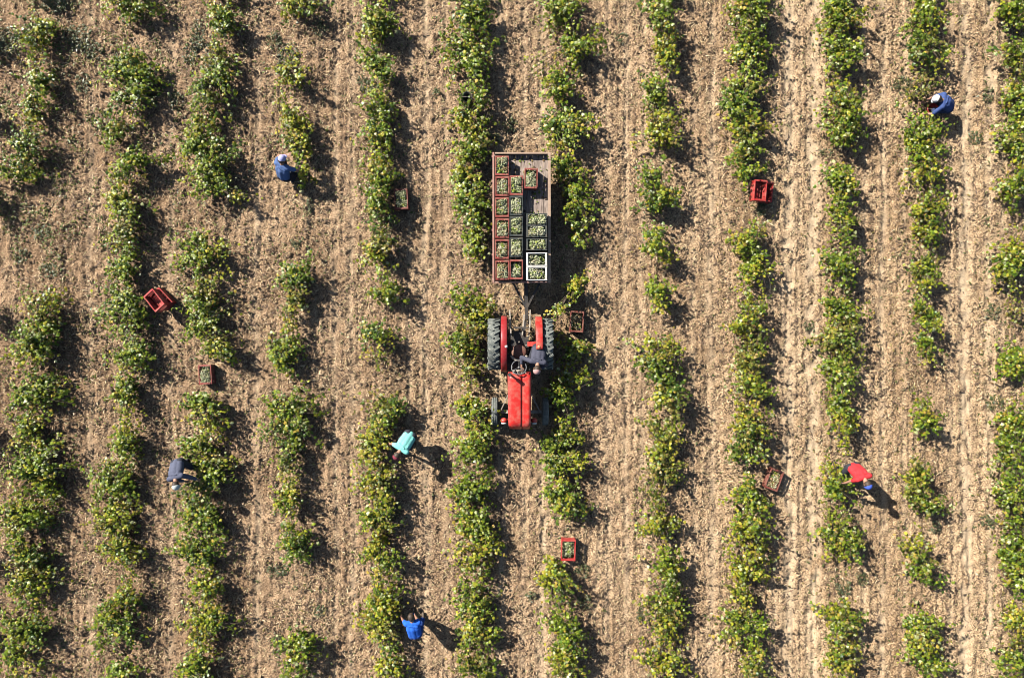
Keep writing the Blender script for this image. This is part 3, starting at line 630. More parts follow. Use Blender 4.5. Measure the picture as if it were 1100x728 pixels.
_ico = bmesh.new(); bmesh.ops.create_icosphere(_ico, subdivisions=1, radius=1.0)
ICO_V = np.array([v.co for v in _ico.verts]); ICO_F = np.array([[v.index for v in f.verts] for f in _ico.faces]); _ico.free()
_gp = {}
def pile_mesh(dims, fill, seed, tan=0.0):
    k = (dims, fill, seed, tan)
    if k in _gp: return _gp[k]
    g = np.random.default_rng(300 + seed); L, W, Hh = dims
    cs, rs, cl = [], [], []
    nb = int(L * W * 85) + 3
    for layer in range(2):
        for i in range(nb):
            bx = g.uniform(-.5, .5) * (L - .17); by = g.uniform(-.5, .5) * (W - .14); bz = Hh * fill - (.055 if layer == 0 else .0) + g.normal(0, .016) + .03 * math.sin(bx * 7 + seed) * math.cos(by * 6 + seed * 2)
            a = g.uniform(0, math.pi * 2); d = np.array([math.cos(a), math.sin(a), g.normal(0, .15)])
            tone = np.array([(.66, .67, .38), (.78, .77, .52), (.54, .58, .28), (.60, .52, .32), (.38, .44, .18)])[g.choice(5, p=[.3, .25, .2, .15, .1])]
            if g.random() < tan: tone = np.array([.45, .30, .15])
            nbr = 22
            u = np.linspace(-1, 1, nbr); wdt = .044 * (1 - .55 * np.maximum(u, 0)) * np.sqrt(np.maximum(.05, 1 - u ** 2 * .75))
            pos = np.array([bx, by, bz]) + u[:, None] * d * .058 + g.normal(0, 1, (nbr, 3)) * wdt[:, None]
            pos[:, 0] = np.clip(pos[:, 0], -L / 2 + .055, L / 2 - .055); pos[:, 1] = np.clip(pos[:, 1], -W / 2 + .045, W / 2 - .045)
            cs.append(pos); rs.append(g.uniform(.0105, .0165, nbr)); cl.append(tone * g.uniform(.85, 1.15, nbr)[:, None])
    c = np.concatenate(cs); r = np.concatenate(rs); col = np.concatenate(cl); n = len(c)
    v = (c[:, None] + r[:, None, None] * ICO_V[None]).reshape(-1, 3); f = (np.arange(n)[:, None, None] * 12 * 0).astype(int)
    nv = len(ICO_V); f = (np.arange(n)[:, None, None] * nv + ICO_F[None]).reshape(-1, 3); vc = np.repeat(col, nv, 0)
    # a few leaves that came along with the bunches
    nl = 9
    lc = np.stack([g.uniform(-.5, .5, nl) * (L - .18), g.uniform(-.5, .5, nl) * (W - .15), np.full(nl, Hh * fill + .03)], -1)
    a, b, d = leaves(lc, g.uniform(.04, .075, nl), .5, PAL['g'][g.choice(5, nl)], g)
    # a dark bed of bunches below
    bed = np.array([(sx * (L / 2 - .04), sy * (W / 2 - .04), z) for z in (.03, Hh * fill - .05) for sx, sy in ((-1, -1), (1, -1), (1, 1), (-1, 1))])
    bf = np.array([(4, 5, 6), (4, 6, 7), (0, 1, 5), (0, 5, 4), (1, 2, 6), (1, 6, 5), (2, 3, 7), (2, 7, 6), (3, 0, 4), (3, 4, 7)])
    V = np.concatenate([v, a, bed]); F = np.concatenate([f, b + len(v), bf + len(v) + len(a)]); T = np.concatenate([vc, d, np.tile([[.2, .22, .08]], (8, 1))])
    me = np_mesh('grapes', V, F, T); me.materials.append(M['grape']); _gp[k] = me
    return me

CR = (.52, .345, .27)
crate_count = 0
def crate(px, py, z0, ang, mat, label, dims=CR, fill=.86, group=None, tilt=(0, 0), tan=0.0, glabel=None):
    global crate_count
    z = z0 if z0 is not None else 0
    p = P(px, py, z + dims[2])
    if z0 is None: p.z = max(gz(p.x + dx, p.y + dy) for dx in (-.15, 0, .15) for dy in (-.15, 0, .15)) - .004
    else: p.z = z0
    o = link('crate', crate_mesh(dims, mat), None, None, p, ang); o.rotation_euler = (tilt[0], tilt[1], ang)
    tag(o, label, 'crate', group)
    if fill:
        q = link('grapes', pile_mesh(dims, fill, crate_count % 6, tan), None, None, p, ang); q.rotation_euler = o.rotation_euler
        tag(q, glabel or ('pale green grapes in the ' + label), 'grapes', 'heaps of picked grapes')
    crate_count += 1
    return o

DECK = 0.78
GT = 'crates of grapes on the trailer'
q = math.pi / 2
for i, (y, mt) in enumerate([(178, 'faded_crate'), (200, 'faded_crate'), (222.5, 'faded_crate'), (245, 'faded_crate'), (267.5, 'faded_crate'), (290, 'faded_crate')]):
    pos = ['at the rear end', 'second from the rear', 'third from the rear', 'third from the front', 'second from the front', 'at the front end'][i]
    crate(539.3 + .3 * (i % 2), y, DECK, q + .012 * (i % 3 - 1), mt, f'red crate {pos} of the left column on the trailer', (.50, .345, .27), .9, GT, tan=.25, glabel=f'pale grapes in the left column crate {pos}')
for i, (y, mt, fl) in enumerate([(199, 'faded_crate', .88), (221, 'dark_crate', .92), (243, 'dark_crate', .94), (265.5, 'dark_crate', .95), (289.5, 'faded_crate', .62)]):
    cn = 'red' if mt == 'faded_crate' else 'dark'
    pos = ['at the rear end', 'second from the rear', 'in the middle', 'second from the front', 'at the front end'][i]
    crate(554.6, y, DECK, q + .01 * (i % 2), mt, f'{cn} crate {pos} of the middle column on the trailer', (.50, .335, .27), fl, GT, glabel=f'pale grapes in the middle column crate {pos}')
crate(570.5, 191.5, DECK, q - .01, 'faded_crate', 'red crate standing alone on the bare planks of the trailer', (.52, .335, .27), .8, GT, glabel='pale grapes in the crate standing alone on the planks')
for i, (y, mt, fl) in enumerate([(235.5, 'dark_crate', .95), (248.5, 'dark_crate', .95), (262.5, 'dark_crate', .97), (278.5, 'white_crate', .62), (293.8, 'white_crate', .78)]):
    cn = ['dark crate rearmost in the right column on the trailer', 'dark crate between two dark crates of the right column', 'dark crate touching the white crates on the trailer',
          'white crate behind the other white crate on the trailer', 'white crate at the front right corner of the trailer'][i]
    gn = ['rearmost dark crate of the right column', 'middle dark crate of the right column', 'dark crate touching the white crates', 'rear white crate', 'front white crate'][i]
    crate(576.6, y, DECK, 0.0 + .008 * (i % 2), mt, cn, (.53, .30 if i < 3 else .345, .27), fl, GT, glabel='pale green grapes in the ' + gn)
GG = 'crates standing on the soil'
crate(221, 402, None, q + .06, 'faded_crate', 'dark red crate of grapes on the soil between two vines near the left', fill=.72, group=GG, glabel='pale grapes in the dark red crate between two vines')
crate(431, 214, None, q + .05, 'brown_crate', 'brownish crate half hidden under vine leaves left of the trailer', (.54, .36, .27), .75, GG, glabel='pale grapes in the crate half hidden under leaves')
crate(619.5, 345.5, None, q - .05, 'brown_crate', 'brown crate on the soil right of the rear tractor wheel', (.56, .36, .28), .55, GG, tan=.7, glabel='brownish grapes in the crate right of the tractor')
crate(610.5, 590, None, q - .03, 'red_crate', 'bright red crate of grapes below the tractor in the vine row', (.56, .38, .27), .62, GG, glabel='pale grapes in the bright red crate in the row')
crate(832, 515, None, q - .36, 'brown_crate', 'brown crate of grapes standing slanted beside a wheel track', (.56, .36, .27), .7, GG, tan=.45, glabel='pale and tan grapes in the slanted brown crate')
GE = 'empty red crates stacked on the soil'
def empty_pair(pa, anga, pb, angb, la, lb, dims):
    a = crate(*pa, None, anga, 'red_crate', la, dims, 0, GE)
    b = crate(*pb, a.location.z + dims[2] * .86, angb, 'red_crate', lb, dims, 0, GE, tilt=(.10, -.08))
    return a, b
empty_pair((173, 321), R(-47), (166.5, 322.5), R(-50), 'lower of two empty bright red crates stacked near the left edge', 'upper of two empty bright red crates stacked near the left edge', (.54, .34, .27))
empty_pair((823, 206), R(84), (816, 203.5), R(87), 'lower of two empty red crates stacked beside the pale wheel tracks', 'upper of two empty red crates stacked beside the pale wheel tracks', (.54, .34, .27))

# ------------------------------------------------------------------ trailer
tb = P(560, 233, 0)
trailer = bpy.data.objects.new('farm_trailer', None); C.objects.link(trailer); trailer.location = tb
tag(trailer, 'flat farm trailer with low faded red rails loaded with grape crates', 'trailer')
def tp(name, bm, mat, bevel=0.0): return bm_obj(name, bm, M[mat], trailer, bevel=bevel, sub=tb)
zt = DECK + .15
x0, x1 = P(530, 0, zt).x, P(590, 0, zt).x; y0, y1 = P(0, 303, zt).y, P(0, 164.5, zt).y
bm = bmesh.new(); n = 10; w = (x1 - x0) / n
for i in range(n):
    box(bm, (x0 + w * (i + .5), (y0 + y1) / 2, DECK - .022 + random.uniform(-.003, .003)), (w - .008, y1 - y0, .035))
tp('deck', bm, 'planks')
bm = bmesh.new()
for x in (x0 + .3, x1 - .3): box(bm, (x, (y0 + y1) / 2, DECK - .11), (.08, y1 - y0 - .05, .13))
for k in range(6): box(bm, ((x0 + x1) / 2, y0 + .1 + k * (y1 - y0 - .2) / 5, DECK - .075), (x1 - x0 - .04, .06, .06))
tp('chassis', bm, 'iron')
for nm_, mt, xx in (('side_rail', 'rail', x0), ('side_rail', 'rail_tan', x1)):
    bm = bmesh.new(); wd = .045 if xx == x0 else .07
    box(bm, (xx, (y0 + y1) / 2, DECK + .06), (.022, y1 - y0 - .05, .16)); box(bm, (xx, (y0 + y1) / 2, zt), (wd, y1 - y0 + .04, .03))
    for k in range(6): box(bm, (xx + (.025 if xx > 0 else -.025), y0 + .08 + k * (y1 - y0 - .16) / 5, DECK + .03), (.035, .05, .22))
    tp(nm_, bm, mt)
for nm_, mt, yy in (('end_rail', 'rail', y0), ('end_rail', 'rail_tan', y1)):
    bm = bmesh.new(); box(bm, ((x0 + x1) / 2, yy, DECK + .055), (x1 - x0 - .07, .02, .15)); box(bm, ((x0 + x1) / 2, yy, zt - .006), (x1 - x0 - .08, .04, .028))
    tp(nm_, bm, mt)
bm = bmesh.new()   # drawbar and hitch eye
xm = P(564.5, 0, .5).x; yh = P(0, 343, .5).y
bar(bm, (xm, y0 + .5, DECK - .16), (xm + .03, yh, .47), .09, .08)
bar(bm, (xm - .38, y0 + .12, DECK - .17), (xm + .0, yh + .33, .52), .05, .05); bar(bm, (xm + .42, y0 + .12, DECK - .17), (xm + .05, yh + .33, .52), .05, .05)
ring(bm, (xm + .03, yh - .05, .46), .05, .016, (0, 0, 1))
tp('drawbar', bm, 'iron')
ya = (y0 + y1) / 2 + .25
bm = bmesh.new(); cyl(bm, (x0 + .14, ya, .36), (x1 - .14, ya, .36), .04); box(bm, (x0 + .32, ya, .52), (.06, .5, .1)); box(bm, (x1 - .32, ya, .52), (.06, .5, .1)); tp('axle', bm, 'iron')
for xx in (x0 + .12, x1 - .12):
    bm = bmesh.new(); lathe_x(bm, [(-.09, .2), (-.1, .28), (-.075, .345), (0, .36), (.075, .345), (.1, .28), (.09, .2)], (xx, ya, .36))
    wh = tp('wheel', bm, 'tyre')
    bm = bmesh.new(); cyl(bm, (xx - .06, ya, .36), (xx + .06, ya, .36), .205, seg=24); cyl(bm, (xx - .1, ya, .36), (xx + .1, ya, .36), .06)
    bm_obj('rim', bm, M['rim'], wh, sub=tb)

# ------------------------------------------------------------------ tractor (nose towards -Y)
kb = P(559, 400, 0)
tractor = bpy.data.objects.new('tractor', None); C.objects.link(tractor); tractor.location = kb
tag(tractor, 'old red tractor with open seat, hitched in front of the crate trailer', 'tractor')
def kp(name, bm, mat, bevel=0.0, parent=None): return bm_obj(name, bm, M[mat], parent or tractor, bevel=bevel, sub=kb)
def tyre(name, c, Rr, w, lugs, px_rib=False):
    c = Vector(c); bm = bmesh.new(); h = w / 2
    lathe_x(bm, [(-h * .8, Rr * .60), (-h * 1.0, Rr * .76), (-h * .95, Rr * .90), (-h * .78, Rr * .955), (0, Rr * .968), (h * .78, Rr * .955), (h * .95, Rr * .90), (h, Rr * .76), (h * .8, Rr * .60)], c, 48)
    if lugs:
        for k in range(lugs):
            for s in (-1, 1):
                a = 2 * math.pi * (k + (.5 if s > 0 else 0)) / lugs
                rot = Matrix.Rotation(a, 4, 'X') @ Matrix.Translation((s * h * .5, 0, Rr * .972)) @ Matrix.Rotation(s * R(33), 4, 'Z')
                r = bmesh.ops.create_cube(bm, size=1.0)
                bmesh.ops.transform(bm, matrix=Matrix.Translation(c) @ rot @ Matrix.Diagonal((h * 1.15, .045, .055, 1)), verts=r['verts'])
    else:
        for x in (-.5, 0, .5):
            ring(bm, c + Vector((x * h * 1.1, 0, 0)), Rr * .965, .012, (1, 0, 0), seg=40, sec=6)
    wh = kp(name, bm, 'tyre')
    bm = bmesh.new()
    lathe_x(bm, [(-h * .75, Rr * .58), (-h * .75, Rr * .63), (h * .75, Rr * .63), (h * .75, Rr * .58), (h * .2, Rr * .5), (-h * .2, Rr * .5)], c, 32)
    cyl(bm, c - Vector((.03, 0, 0)), c + Vector((.03, 0, 0)), Rr * .53, seg=28); cyl(bm, c - Vector((h * .8, 0, 0)), c + Vector((h * .8, 0, 0)), Rr * .17, seg=18)
    for k in range(8):
        a = k * math.pi / 4; cyl(bm, c + Vector((-.045, Rr * .3 * math.cos(a), Rr * .3 * math.sin(a))), c + Vector((.045, Rr * .3 * math.cos(a), Rr * .3 * math.sin(a))), .014, seg=6)
    kp('rim', bm, 'rim', parent=wh)
    return wh
RW = .655
yr = P(0, 369.5, RW).y; xl = P(530.6, 0, RW * 1.5).x; xr_ = P(588.3, 0, RW * 1.5).x
tyre('rear_wheel', (xl, yr, RW), RW, .31, 20); tyre('rear_wheel', (xr_, yr, RW), RW, .27, 20)
FW = .375
yf = P(0, 441.5, FW).y; xfl = P(531.5, 0, FW * 1.4).x; xfr = P(585.8, 0, FW * 1.4).x
tyre('front_wheel', (xfl, yf, FW), FW, .17, 0); tyre('front_wheel', (xfr, yf, FW), FW, .17, 0)
xc = P(558.3, 0, 1.0).x
# engine, gearbox, axles
bm = bmesh.new()
ye0, ye1 = P(0, 458, .8).y, P(0, 404, .8).y
box(bm, (xc, (ye0 + ye1) / 2, .70), (.34, ye1 - ye0 - .1, .42)); box(bm, (xc, ye0 + .12, .62), (.42, .2, .5))
for k in range(4): cyl(bm, (xc + .17, ye0 + .35 + k * .2, .82), (xc + .27, ye0 + .35 + k * .2, .86), .03, seg=10)
cyl(bm, (xc - .22, ye0 + .45, .72), (xc - .22, ye0 + .85, .72), .07); cyl(bm, (xc - .17, ye0 + .25, .8), (xc - .26, ye0 + .25, .8), .05)
kp('engine', bm, 'iron', .008)
bm = bmesh.new()
yg0, yg1 = P(0, 404, .7).y, P(0, 356, .7).y
box(bm, (xc, (yg0 + yg1) / 2, .68), (.32, yg1 - yg0 + .04, .40)); cyl(bm, (xl + .1, yr, RW), (xr_ - .1, yr, RW), .10, seg=18)
box(bm, (xc, yr, RW + .06), (.46, .40, .36)); cyl(bm, (xc, yr + .2, RW + .05), (xc, yr + .34, RW + .05), .05)
kp('gearbox', bm, 'iron', .012)
bm = bmesh.new()
bar(bm, (xfl + .06, yf, .44), (xc, yf, .52), .08, .08); bar(bm, (xc, yf, .52), (xfr - .06, yf, .44), .08, .08)
cyl(bm, (xfl + .14, yf + .02, .36), (xfl + .14, yf + .02, .6), .035); cyl(bm, (xfr - .14, yf + .02, .36), (xfr - .14, yf + .02, .6), .035)
kp('front_axle', bm, 'pale_steel')
for s, xx in ((-1, xfl + .15), (1, xfr - .15)):
    bm = bmesh.new(); bar(bm, (xx, yf + .03, .60), (xc + s * .22, yf + .62, .66), .025, .025); kp('steering_rod', bm, 'pale_steel')
# hood: two long panels meeting at a seam, rounded over the sides and the nose
hx0, hx1 = P(545.2, 0, 1.2).x, P(570.8, 0, 1.2).x; hy0, hy1 = P(0, 461.5, 1.15).y, P(0, 402.5, 1.2).y; xs_ = P(560.8, 0, 1.22).x
def hood_panel(xa, xb, outer):
    bm = bmesh.new(); rows = []
    ny, na = 14, 10
    for j in range(ny + 1):
        t = j / ny; y = hy0 + (hy1 - hy0) * t
        nose = math.sqrt(max(0, 1 - (1 - min(t / .16, 1)) ** 2)); zt_ = .86 + (.36 + .03 * t) * (.35 + .65 * nose); nar = 1 - .10 * (1 - nose) - .05 * (1 - t)
        row = []
        for i in range(na + 1):
            u = i / na
            x = xa + (xb - xa) * min(1, u / .72) if u <= .72 else xb
            if u <= .72: z = zt_ - .05 * max(0, (u / .72 - .62) / .38) ** 2 + .018 * math.sin(math.pi * min(1, u / .72) * .5)
            else: z = zt_ - .05 - (zt_ - .05 - .80) * ((u - .72) / .28)
            row.append(bm.verts.new((xs_ + (x - xs_) * nar, y, z)))
        rows.append(row)
    for j in range(ny):
        for i in range(na):
            f = bm.faces.new((rows[j][i], rows[j][i + 1], rows[j + 1][i + 1], rows[j + 1][i])); f.smooth = i not in (6, 7) 
    f = bm.faces.new(rows[0])
    bmesh.ops.recalc_face_normals(bm, faces=bm.faces)
    bmesh.ops.solidify(bm, geom=bm.faces[:], thickness=.012)
    return bm
kp('hood_panel', hood_panel(xs_ - .010, hx0, -1), 'tractor_red'); kp('hood_panel', hood_panel(xs_ + .010, hx1, 1), 'tractor_red')
bm = bmesh.new(); box(bm, ((hx0 + hx1) / 2, hy0 + .035, .80), (.40, .02, .36))
for k in range(7): box(bm, ((hx0 + hx1) / 2, hy0 + .018, .66 + k * .05), (.38, .02, .018))
kp('grille', bm, 'iron')
bm = bmesh.new(); box(bm, ((hx0 + hx1) / 2, hy1 + .03, 1.08), (hx1 - hx0 - .02, .07, .26)); kp('bulkhead', bm, 'tractor_red', .02)
for px in (541.3, 573.8):
    p = P(px, 451.5, .98); bm = bmesh.new(); ball(bm, p, .085, (1, .85, 1)); bar(bm, p, (xc + (.24 if px > 558 else -.24), p.y + .03, .92), .03, .03)
    hl = kp('headlight', bm, 'tractor_red')
    bm = bmesh.new(); cyl(bm, p + Vector((0, -.05, 0)), p + Vector((0, -.085, 0)), .075, .068, seg=20); kp('lens', bm, 'lamp_glass', parent=hl)
# fenders: curved sheets over the inner half of each rear tyre
def fender(xa, xb, a0, a1, Rf, lip):
    bm = bmesh.new(); n = 18; rows = []
    for k in range(n + 1):
        a = a0 + (a1 - a0) * k / n; cy_, cz_ = yr + Rf * math.cos(a), RW + Rf * math.sin(a)
        rows.append([bm.verts.new((xa, cy_, cz_)), bm.verts.new((xa + (xb - xa) * .12, yr + (Rf + .012) * math.cos(a), RW + (Rf + .012) * math.sin(a))), bm.verts.new((xb - (xb - xa) * .12, yr + (Rf + .012) * math.cos(a), RW + (Rf + .012) * math.sin(a))), bm.verts.new((xb, cy_, cz_)),
                     bm.verts.new((lip, yr + (Rf - .22) * math.cos(a), RW + (Rf - .22) * math.sin(a)))])
    for k in range(n):
        for j in range(4):
            f = bm.faces.new((rows[k][j], rows[k][j + 1], rows[k + 1][j + 1], rows[k + 1][j])); f.smooth = True
    bmesh.ops.recalc_face_normals(bm, faces=bm.faces)
    bmesh.ops.solidify(bm, geom=bm.faces[:], thickness=.01)
    return bm
fl0, fl1 = P(538.0, 0, 1.2).x, P(544.8, 0, 1.2).x
kp('fender', fender(fl0, fl1, R(8), R(166), RW + .07, fl1), 'fender_red')
fr0, fr1 = P(583.2, 0, 1.2).x, P(575.6, 0, 1.2).x
kp('fender', fender(fr0, fr1, R(16), R(100), RW + .07, fr1), 'tractor_red')
for px, py, mt, z in ((543.5, 372, 'lamp_glass', 1.36), (579, 372.5, 'orange_lens', 1.37)):
    p = P(px, py, z); bm = bmesh.new(); ball(bm, p, .05, (1, 1, .8)); cyl(bm, p, p - Vector((0, 0, .1)), .03); kp('fender_lamp', bm, mt)
bm = bmesh.new(); p = P(572.5, 369.5, 1.1); box(bm, p, (.28, .12, .14)); kp('tool_box', bm, 'tractor_red', .015)
# footplates, seat, steering wheel, levers
bm = bmesh.new(); p = P(576, 385, .56); box(bm, p, (.34, .46, .03)); box(bm, p + Vector((.165, 0, -.02)), (.02, .46, .1)); kp('footplate', bm, 'grey_steel', .004)
bm = bmesh.new(); p = P(547, 389, .62); box(bm, p, (.2, .40, .025)); kp('footplate', bm, 'iron', .004)
ps = P(557.5, 377, .95)
bm = bmesh.new()
ball(bm, ps + Vector((0, -.02, 0)), .2, (1.0, .95, .32), 3)
kp('seat', bm, 'seat')
bm = bmesh.new()
for zz, rr, th in ((.10, .22, .022), (.20, .24, .020)):
    ring(bm, ps + Vector((0, -.0, zz)), rr, th, (0, 0, 1), seg=16, sec=6, a0=R(28), a1=R(152))
for a in (40, 90, 140): cyl(bm, ps + Vector((.2 * math.cos(R(a)), .2 * math.sin(R(a)), .0)), ps + Vector((.24 * math.cos(R(a)), .24 * math.sin(R(a)), .22)), .014)
kp('seat_back', bm, 'pale_steel')
bm = bmesh.new(); cyl(bm, ps + Vector((0, .0, -.05)), (ps.x, ps.y + .06, .86), .05); kp('seat_post', bm, 'iron')
pw = P(557.5, 394.5, 1.28); ax = Vector((0, .35, 1)).normalized()
bm = bmesh.new(); ring(bm, pw, .185, .014, ax, seg=32, sec=8)
qd = ax.to_track_quat('Z', 'Y')
for k in range(3):
    a = k * 2 * math.pi / 3 + .5; cyl(bm, pw, pw + qd @ Vector((.18 * math.cos(a), .18 * math.sin(a), 0)), .009)
ball(bm, pw, .035)
kp('steering_wheel', bm, 'grey_steel')
bm = bmesh.new(); cyl(bm, pw - ax * .01, pw - ax * .42, .022); kp('steering_column', bm, 'iron')
bm = bmesh.new(); p = P(558, 399.5, 1.17); box(bm, p, (.34, .1, .08), Matrix.Rotation(R(-25), 4, 'X'))
kp('dashboard', bm, 'pale_steel', .01)
bm = bmesh.new()
for dx, dy in ((-.1, 0), (0.0, 0), (.1, 0)): cyl(bm, P(558, 399.5, 1.20) + Vector((dx, dy, 0)), P(558, 399.5, 1.235) + Vector((dx, dy - .01, 0)), .035, seg=14)
kp('gauge', bm, 'iron')
for px, py, l in ((549.5, 396, .3), (566, 392, .34), (568.5, 398, .28)):
    p = P(px, py, .85); bm = bmesh.new(); cyl(bm, p, p + Vector((.02, .05, l)), .011); ball(bm, p + Vector((.02, .05, l)), .026); kp('lever', bm, 'iron')
bm = bmesh.new(); p = P(547.5, 401.5, 1.15); cyl(bm, p, p + Vector((0, 0, .40)), .026); cyl(bm, p + Vector((0, 0, .30)), p + Vector((0, 0, .42)), .045); kp('exhaust_pipe', bm, 'iron')
# three-point linkage behind the seat
for px in (549, 568):
    s = -1 if px < 558 else 1
    bm = bmesh.new(); a = P(px, 362, .8); b = P(px + s * 1.5, 333, .55); bar(bm, a, b, .03, .045); kp('lift_arm', bm, 'pale_steel')
    bm = bmesh.new(); cyl(bm, P(px + s * 1.2, 352, 1.02), P(px + s * 2.4, 343, .6), .016); kp('lift_rod', bm, 'pale_steel')
bm = bmesh.new(); bar(bm, P(561, 360, .95), P(563, 338, .75), .035, .035); kp('top_link', bm, 'pale_steel')
bm = bmesh.new(); bar(bm, P(552, 352, .98), P(567, 352, .98), .05, .05); kp('rocker_shaft', bm, 'iron')
bm = bmesh.new(); bar(bm, P(562.5, 358, .5), P(563.8, 344.5, .44), .08, .035); cyl(bm, (xm + .03, yh - .05, .38), (xm + .03, yh - .05, .56), .018); kp('tow_hitch', bm, 'iron')

# ------------------------------------------------------------------ people
def ik(a, b, l1, l2, pole):
    a, b = Vector(a), Vector(b); d = b - a; L = min(d.length, (l1 + l2) * .999)
    d.normalize(); b2 = a + d * L
    x = (l1 * l1 - l2 * l2 + L * L) / (2 * L); h = math.sqrt(max(0, l1 * l1 - x * x))
    pl = Vector(pole); pl = pl - d * pl.dot(d)
    if pl.length < 1e-5: pl = Vector((0, 0, 1))
    pl.normalize()
    return a + d * x + pl * h, b2

def remesh(name, bm, voxel, mat, parent=None, smooth=6):
    me = bpy.data.meshes.new(name); bm.to_mesh(me); bm.free()
    o = bpy.data.objects.new(name, me); C.objects.link(o)
    m = o.modifiers.new('r', 'REMESH'); m.mode = 'VOXEL'; m.voxel_size = voxel
    if smooth: s = o.modifiers.new('s', 'SMOOTH'); s.iterations = smooth; s.factor = .5
    dg = bpy.context.evaluated_depsgraph_get(); new = bpy.data.meshes.new_from_object(o.evaluated_get(dg))
    o.modifiers.clear(); o.data = new; new.name = name
    new.polygons.foreach_set('use_smooth', np.ones(len(new.polygons), bool))
    new.materials.clear(); new.materials.append(mat)
    if parent: o.parent = parent
    return o

def person(feet, facing, label, shirt, trousers, cap, hip=.86, lean=65, reach=((.62, .16, .45), (.58, -.2, .4)), headp=20, hat='cap', stride=.08, sleeve=.6, stand=None):
    base = P(*feet, stand or 0); base.z = gz(base.x, base.y) if stand is None else stand
    V = Vector; lr = R(lean); t = V((math.sin(lr), 0, math.cos(lr))); bk = V((-math.cos(lr), 0, math.sin(lr)))   # bk points out of the back
    pel = V((-.06 - .10 * math.sin(lr), 0, hip)); chest = pel + t * .30; nb = pel + t * .48
    hr = R(min(lean + headp, 150)); ht = V((math.sin(hr), 0, math.cos(hr))); hc = nb + t * .05 + ht * .13; hb = V((-math.cos(hr), 0, math.sin(hr)))
    sh = [nb - t * .03 + V((0, s * .168, 0)) for s in (1, -1)]
    hand = []; elb = []
    for i, s in enumerate((1, -1)):
        e, h = ik(sh[i], V(reach[i]), .29, .25, V((-.5, s * 1.0, -.3))); elb.append(e); hand.append(h)
    hipj = [pel + V((0, s * .09, -.03)) for s in (1, -1)]; ank = [V((stride * s, s * .13, .085)) for s in (1, -1)]
    kne = []
    for i in range(2):
        k, a2 = ik(hipj[i], ank[i], .43, .42, V((1, (.25, -.25)[i], .2))); kne.append(k)
    # body: one skin-coloured continuous mesh with fingers and face
    bm = bmesh.new()
    for s in (1, -1):
        o = V((0, s * .075, 0)); capsule(bm, pel + o, chest + o * 1.05, .10, .105); capsule(bm, chest + o, nb + o * 1.1 - t * .05, .105, .075)
    capsule(bm, sh[0], sh[1], .058, .058); capsule(bm, nb, hc, .056, .052)
    rot = ht.to_track_quat('Z', 'Y').to_matrix().to_4x4()
    ball(bm, hc, .098, (1, .84, 1.18), 3, Matrix(((hb.x * -1, 0, ht.x, 0), (0, 1, 0, 0), (hb.z * -1, 0, ht.z, 0), (0, 0, 0, 1))))
    fw = -hb    # the face looks along fw
    ball(bm, hc + fw * .05 - ht * .07, .06); ball(bm, hc + fw * .10 - ht * .015, .017, (1, 1, 1.3))
    for s in (1, -1): ball(bm, hc + V((0, s * .084, 0)) - ht * .01, .024, (1, .5, 1.3))
    for i in range(2):
        capsule(bm, sh[i], elb[i], .050, .040); capsule(bm, elb[i], hand[i], .040, .027)
        d = (hand[i] - elb[i]).normalized(); side = d.cross(V((0, 0, 1))); side.normalize(); nrm = side.cross(d)
        pm = hand[i] + d * .05
        for k in (-.024, 0, .024): capsule(bm, hand[i] + side * k * .8, hand[i] + d * .085 + side * k, .017, .015)
        for k, ln in ((-.033, .060), (-.011, .074), (.012, .070), (.034, .054)):
            r0 = hand[i] + d * .085 + side * k; r1 = r0 + d * ln * .55 + side * k * .25 - nrm * .006; r2 = r1 + d * ln * .4 - nrm * ln * .4
            capsule(bm, r0, r1, .0098, .009); capsule(bm, r1, r2, .009, .0075)
        sg = (1, -1)[i]; r0 = hand[i] + d * .03 + side * .03 * sg; r1 = r0 + d * .035 + side * .03 * sg; capsule(bm, r0, r1, .013, .011); capsule(bm, r1, r1 + d * .032 + side * .004 * sg, .0105, .009)
        capsule(bm, hipj[i], kne[i], .085, .056); capsule(bm, kne[i], ank[i], .055, .038)
        capsule(bm, ank[i] - V((0, 0, .03)), ank[i] + V((.13, 0, -.05)), .036, .028)
    o = remesh('person', bm, .009, M['skin'], None, 2)
    o.location = base; o.rotation_euler = (0, 0, R(facing)); o.scale = (.95, .95, .95)
    tag(o, label, 'person', 'grape pickers at work')
    # clothing
    bm = bmesh.new()
    for s in (1, -1):
        q_ = V((0, s * .08, 0)); capsule(bm, pel + q_ * .9 - t * .0, chest + q_ * 1.0 + bk * .012, .112, .120); capsule(bm, chest + q_ * 1.0 + bk * .012, nb + q_ * 1.1 - t * .05, .118, .088)
    capsule(bm, pel + bk * .012, chest + bk * .03, .116, .124); capsule(bm, chest + bk * .03, nb - t * .04, .124, .09)
    for i in range(2):
        capsule(bm, sh[i], sh[i].lerp(elb[i], sleeve), .070, .060)
        if sleeve >= 1: capsule(bm, elb[i], elb[i].lerp(hand[i], .6), .056, .045)
    capsule(bm, sh[0], sh[1], .076, .076)
    for k in range(5):   # soft folds across the back
        u = .1 + .18 * k; c = pel.lerp(nb, u) + bk * .112; capsule(bm, c + V((0, -.14 + .05 * (k % 2), 0)) - bk * .015, c + V((0, .13 - .06 * (k % 3), 0)) + t * .05 - bk * .012, .018, .016)
    remesh('shirt', bm, .013, shirt, o, 3)
    bm = bmesh.new()
    for i in range(2):
        capsule(bm, pel + V((0, (.07, -.07)[i], 0)), hipj[i], .124, .115); capsule(bm, hipj[i], kne[i], .108, .078); capsule(bm, kne[i], ank[i] + V((0, 0, .02)), .076, .060)
    remesh('trousers', bm, .014, trousers, o, 3)
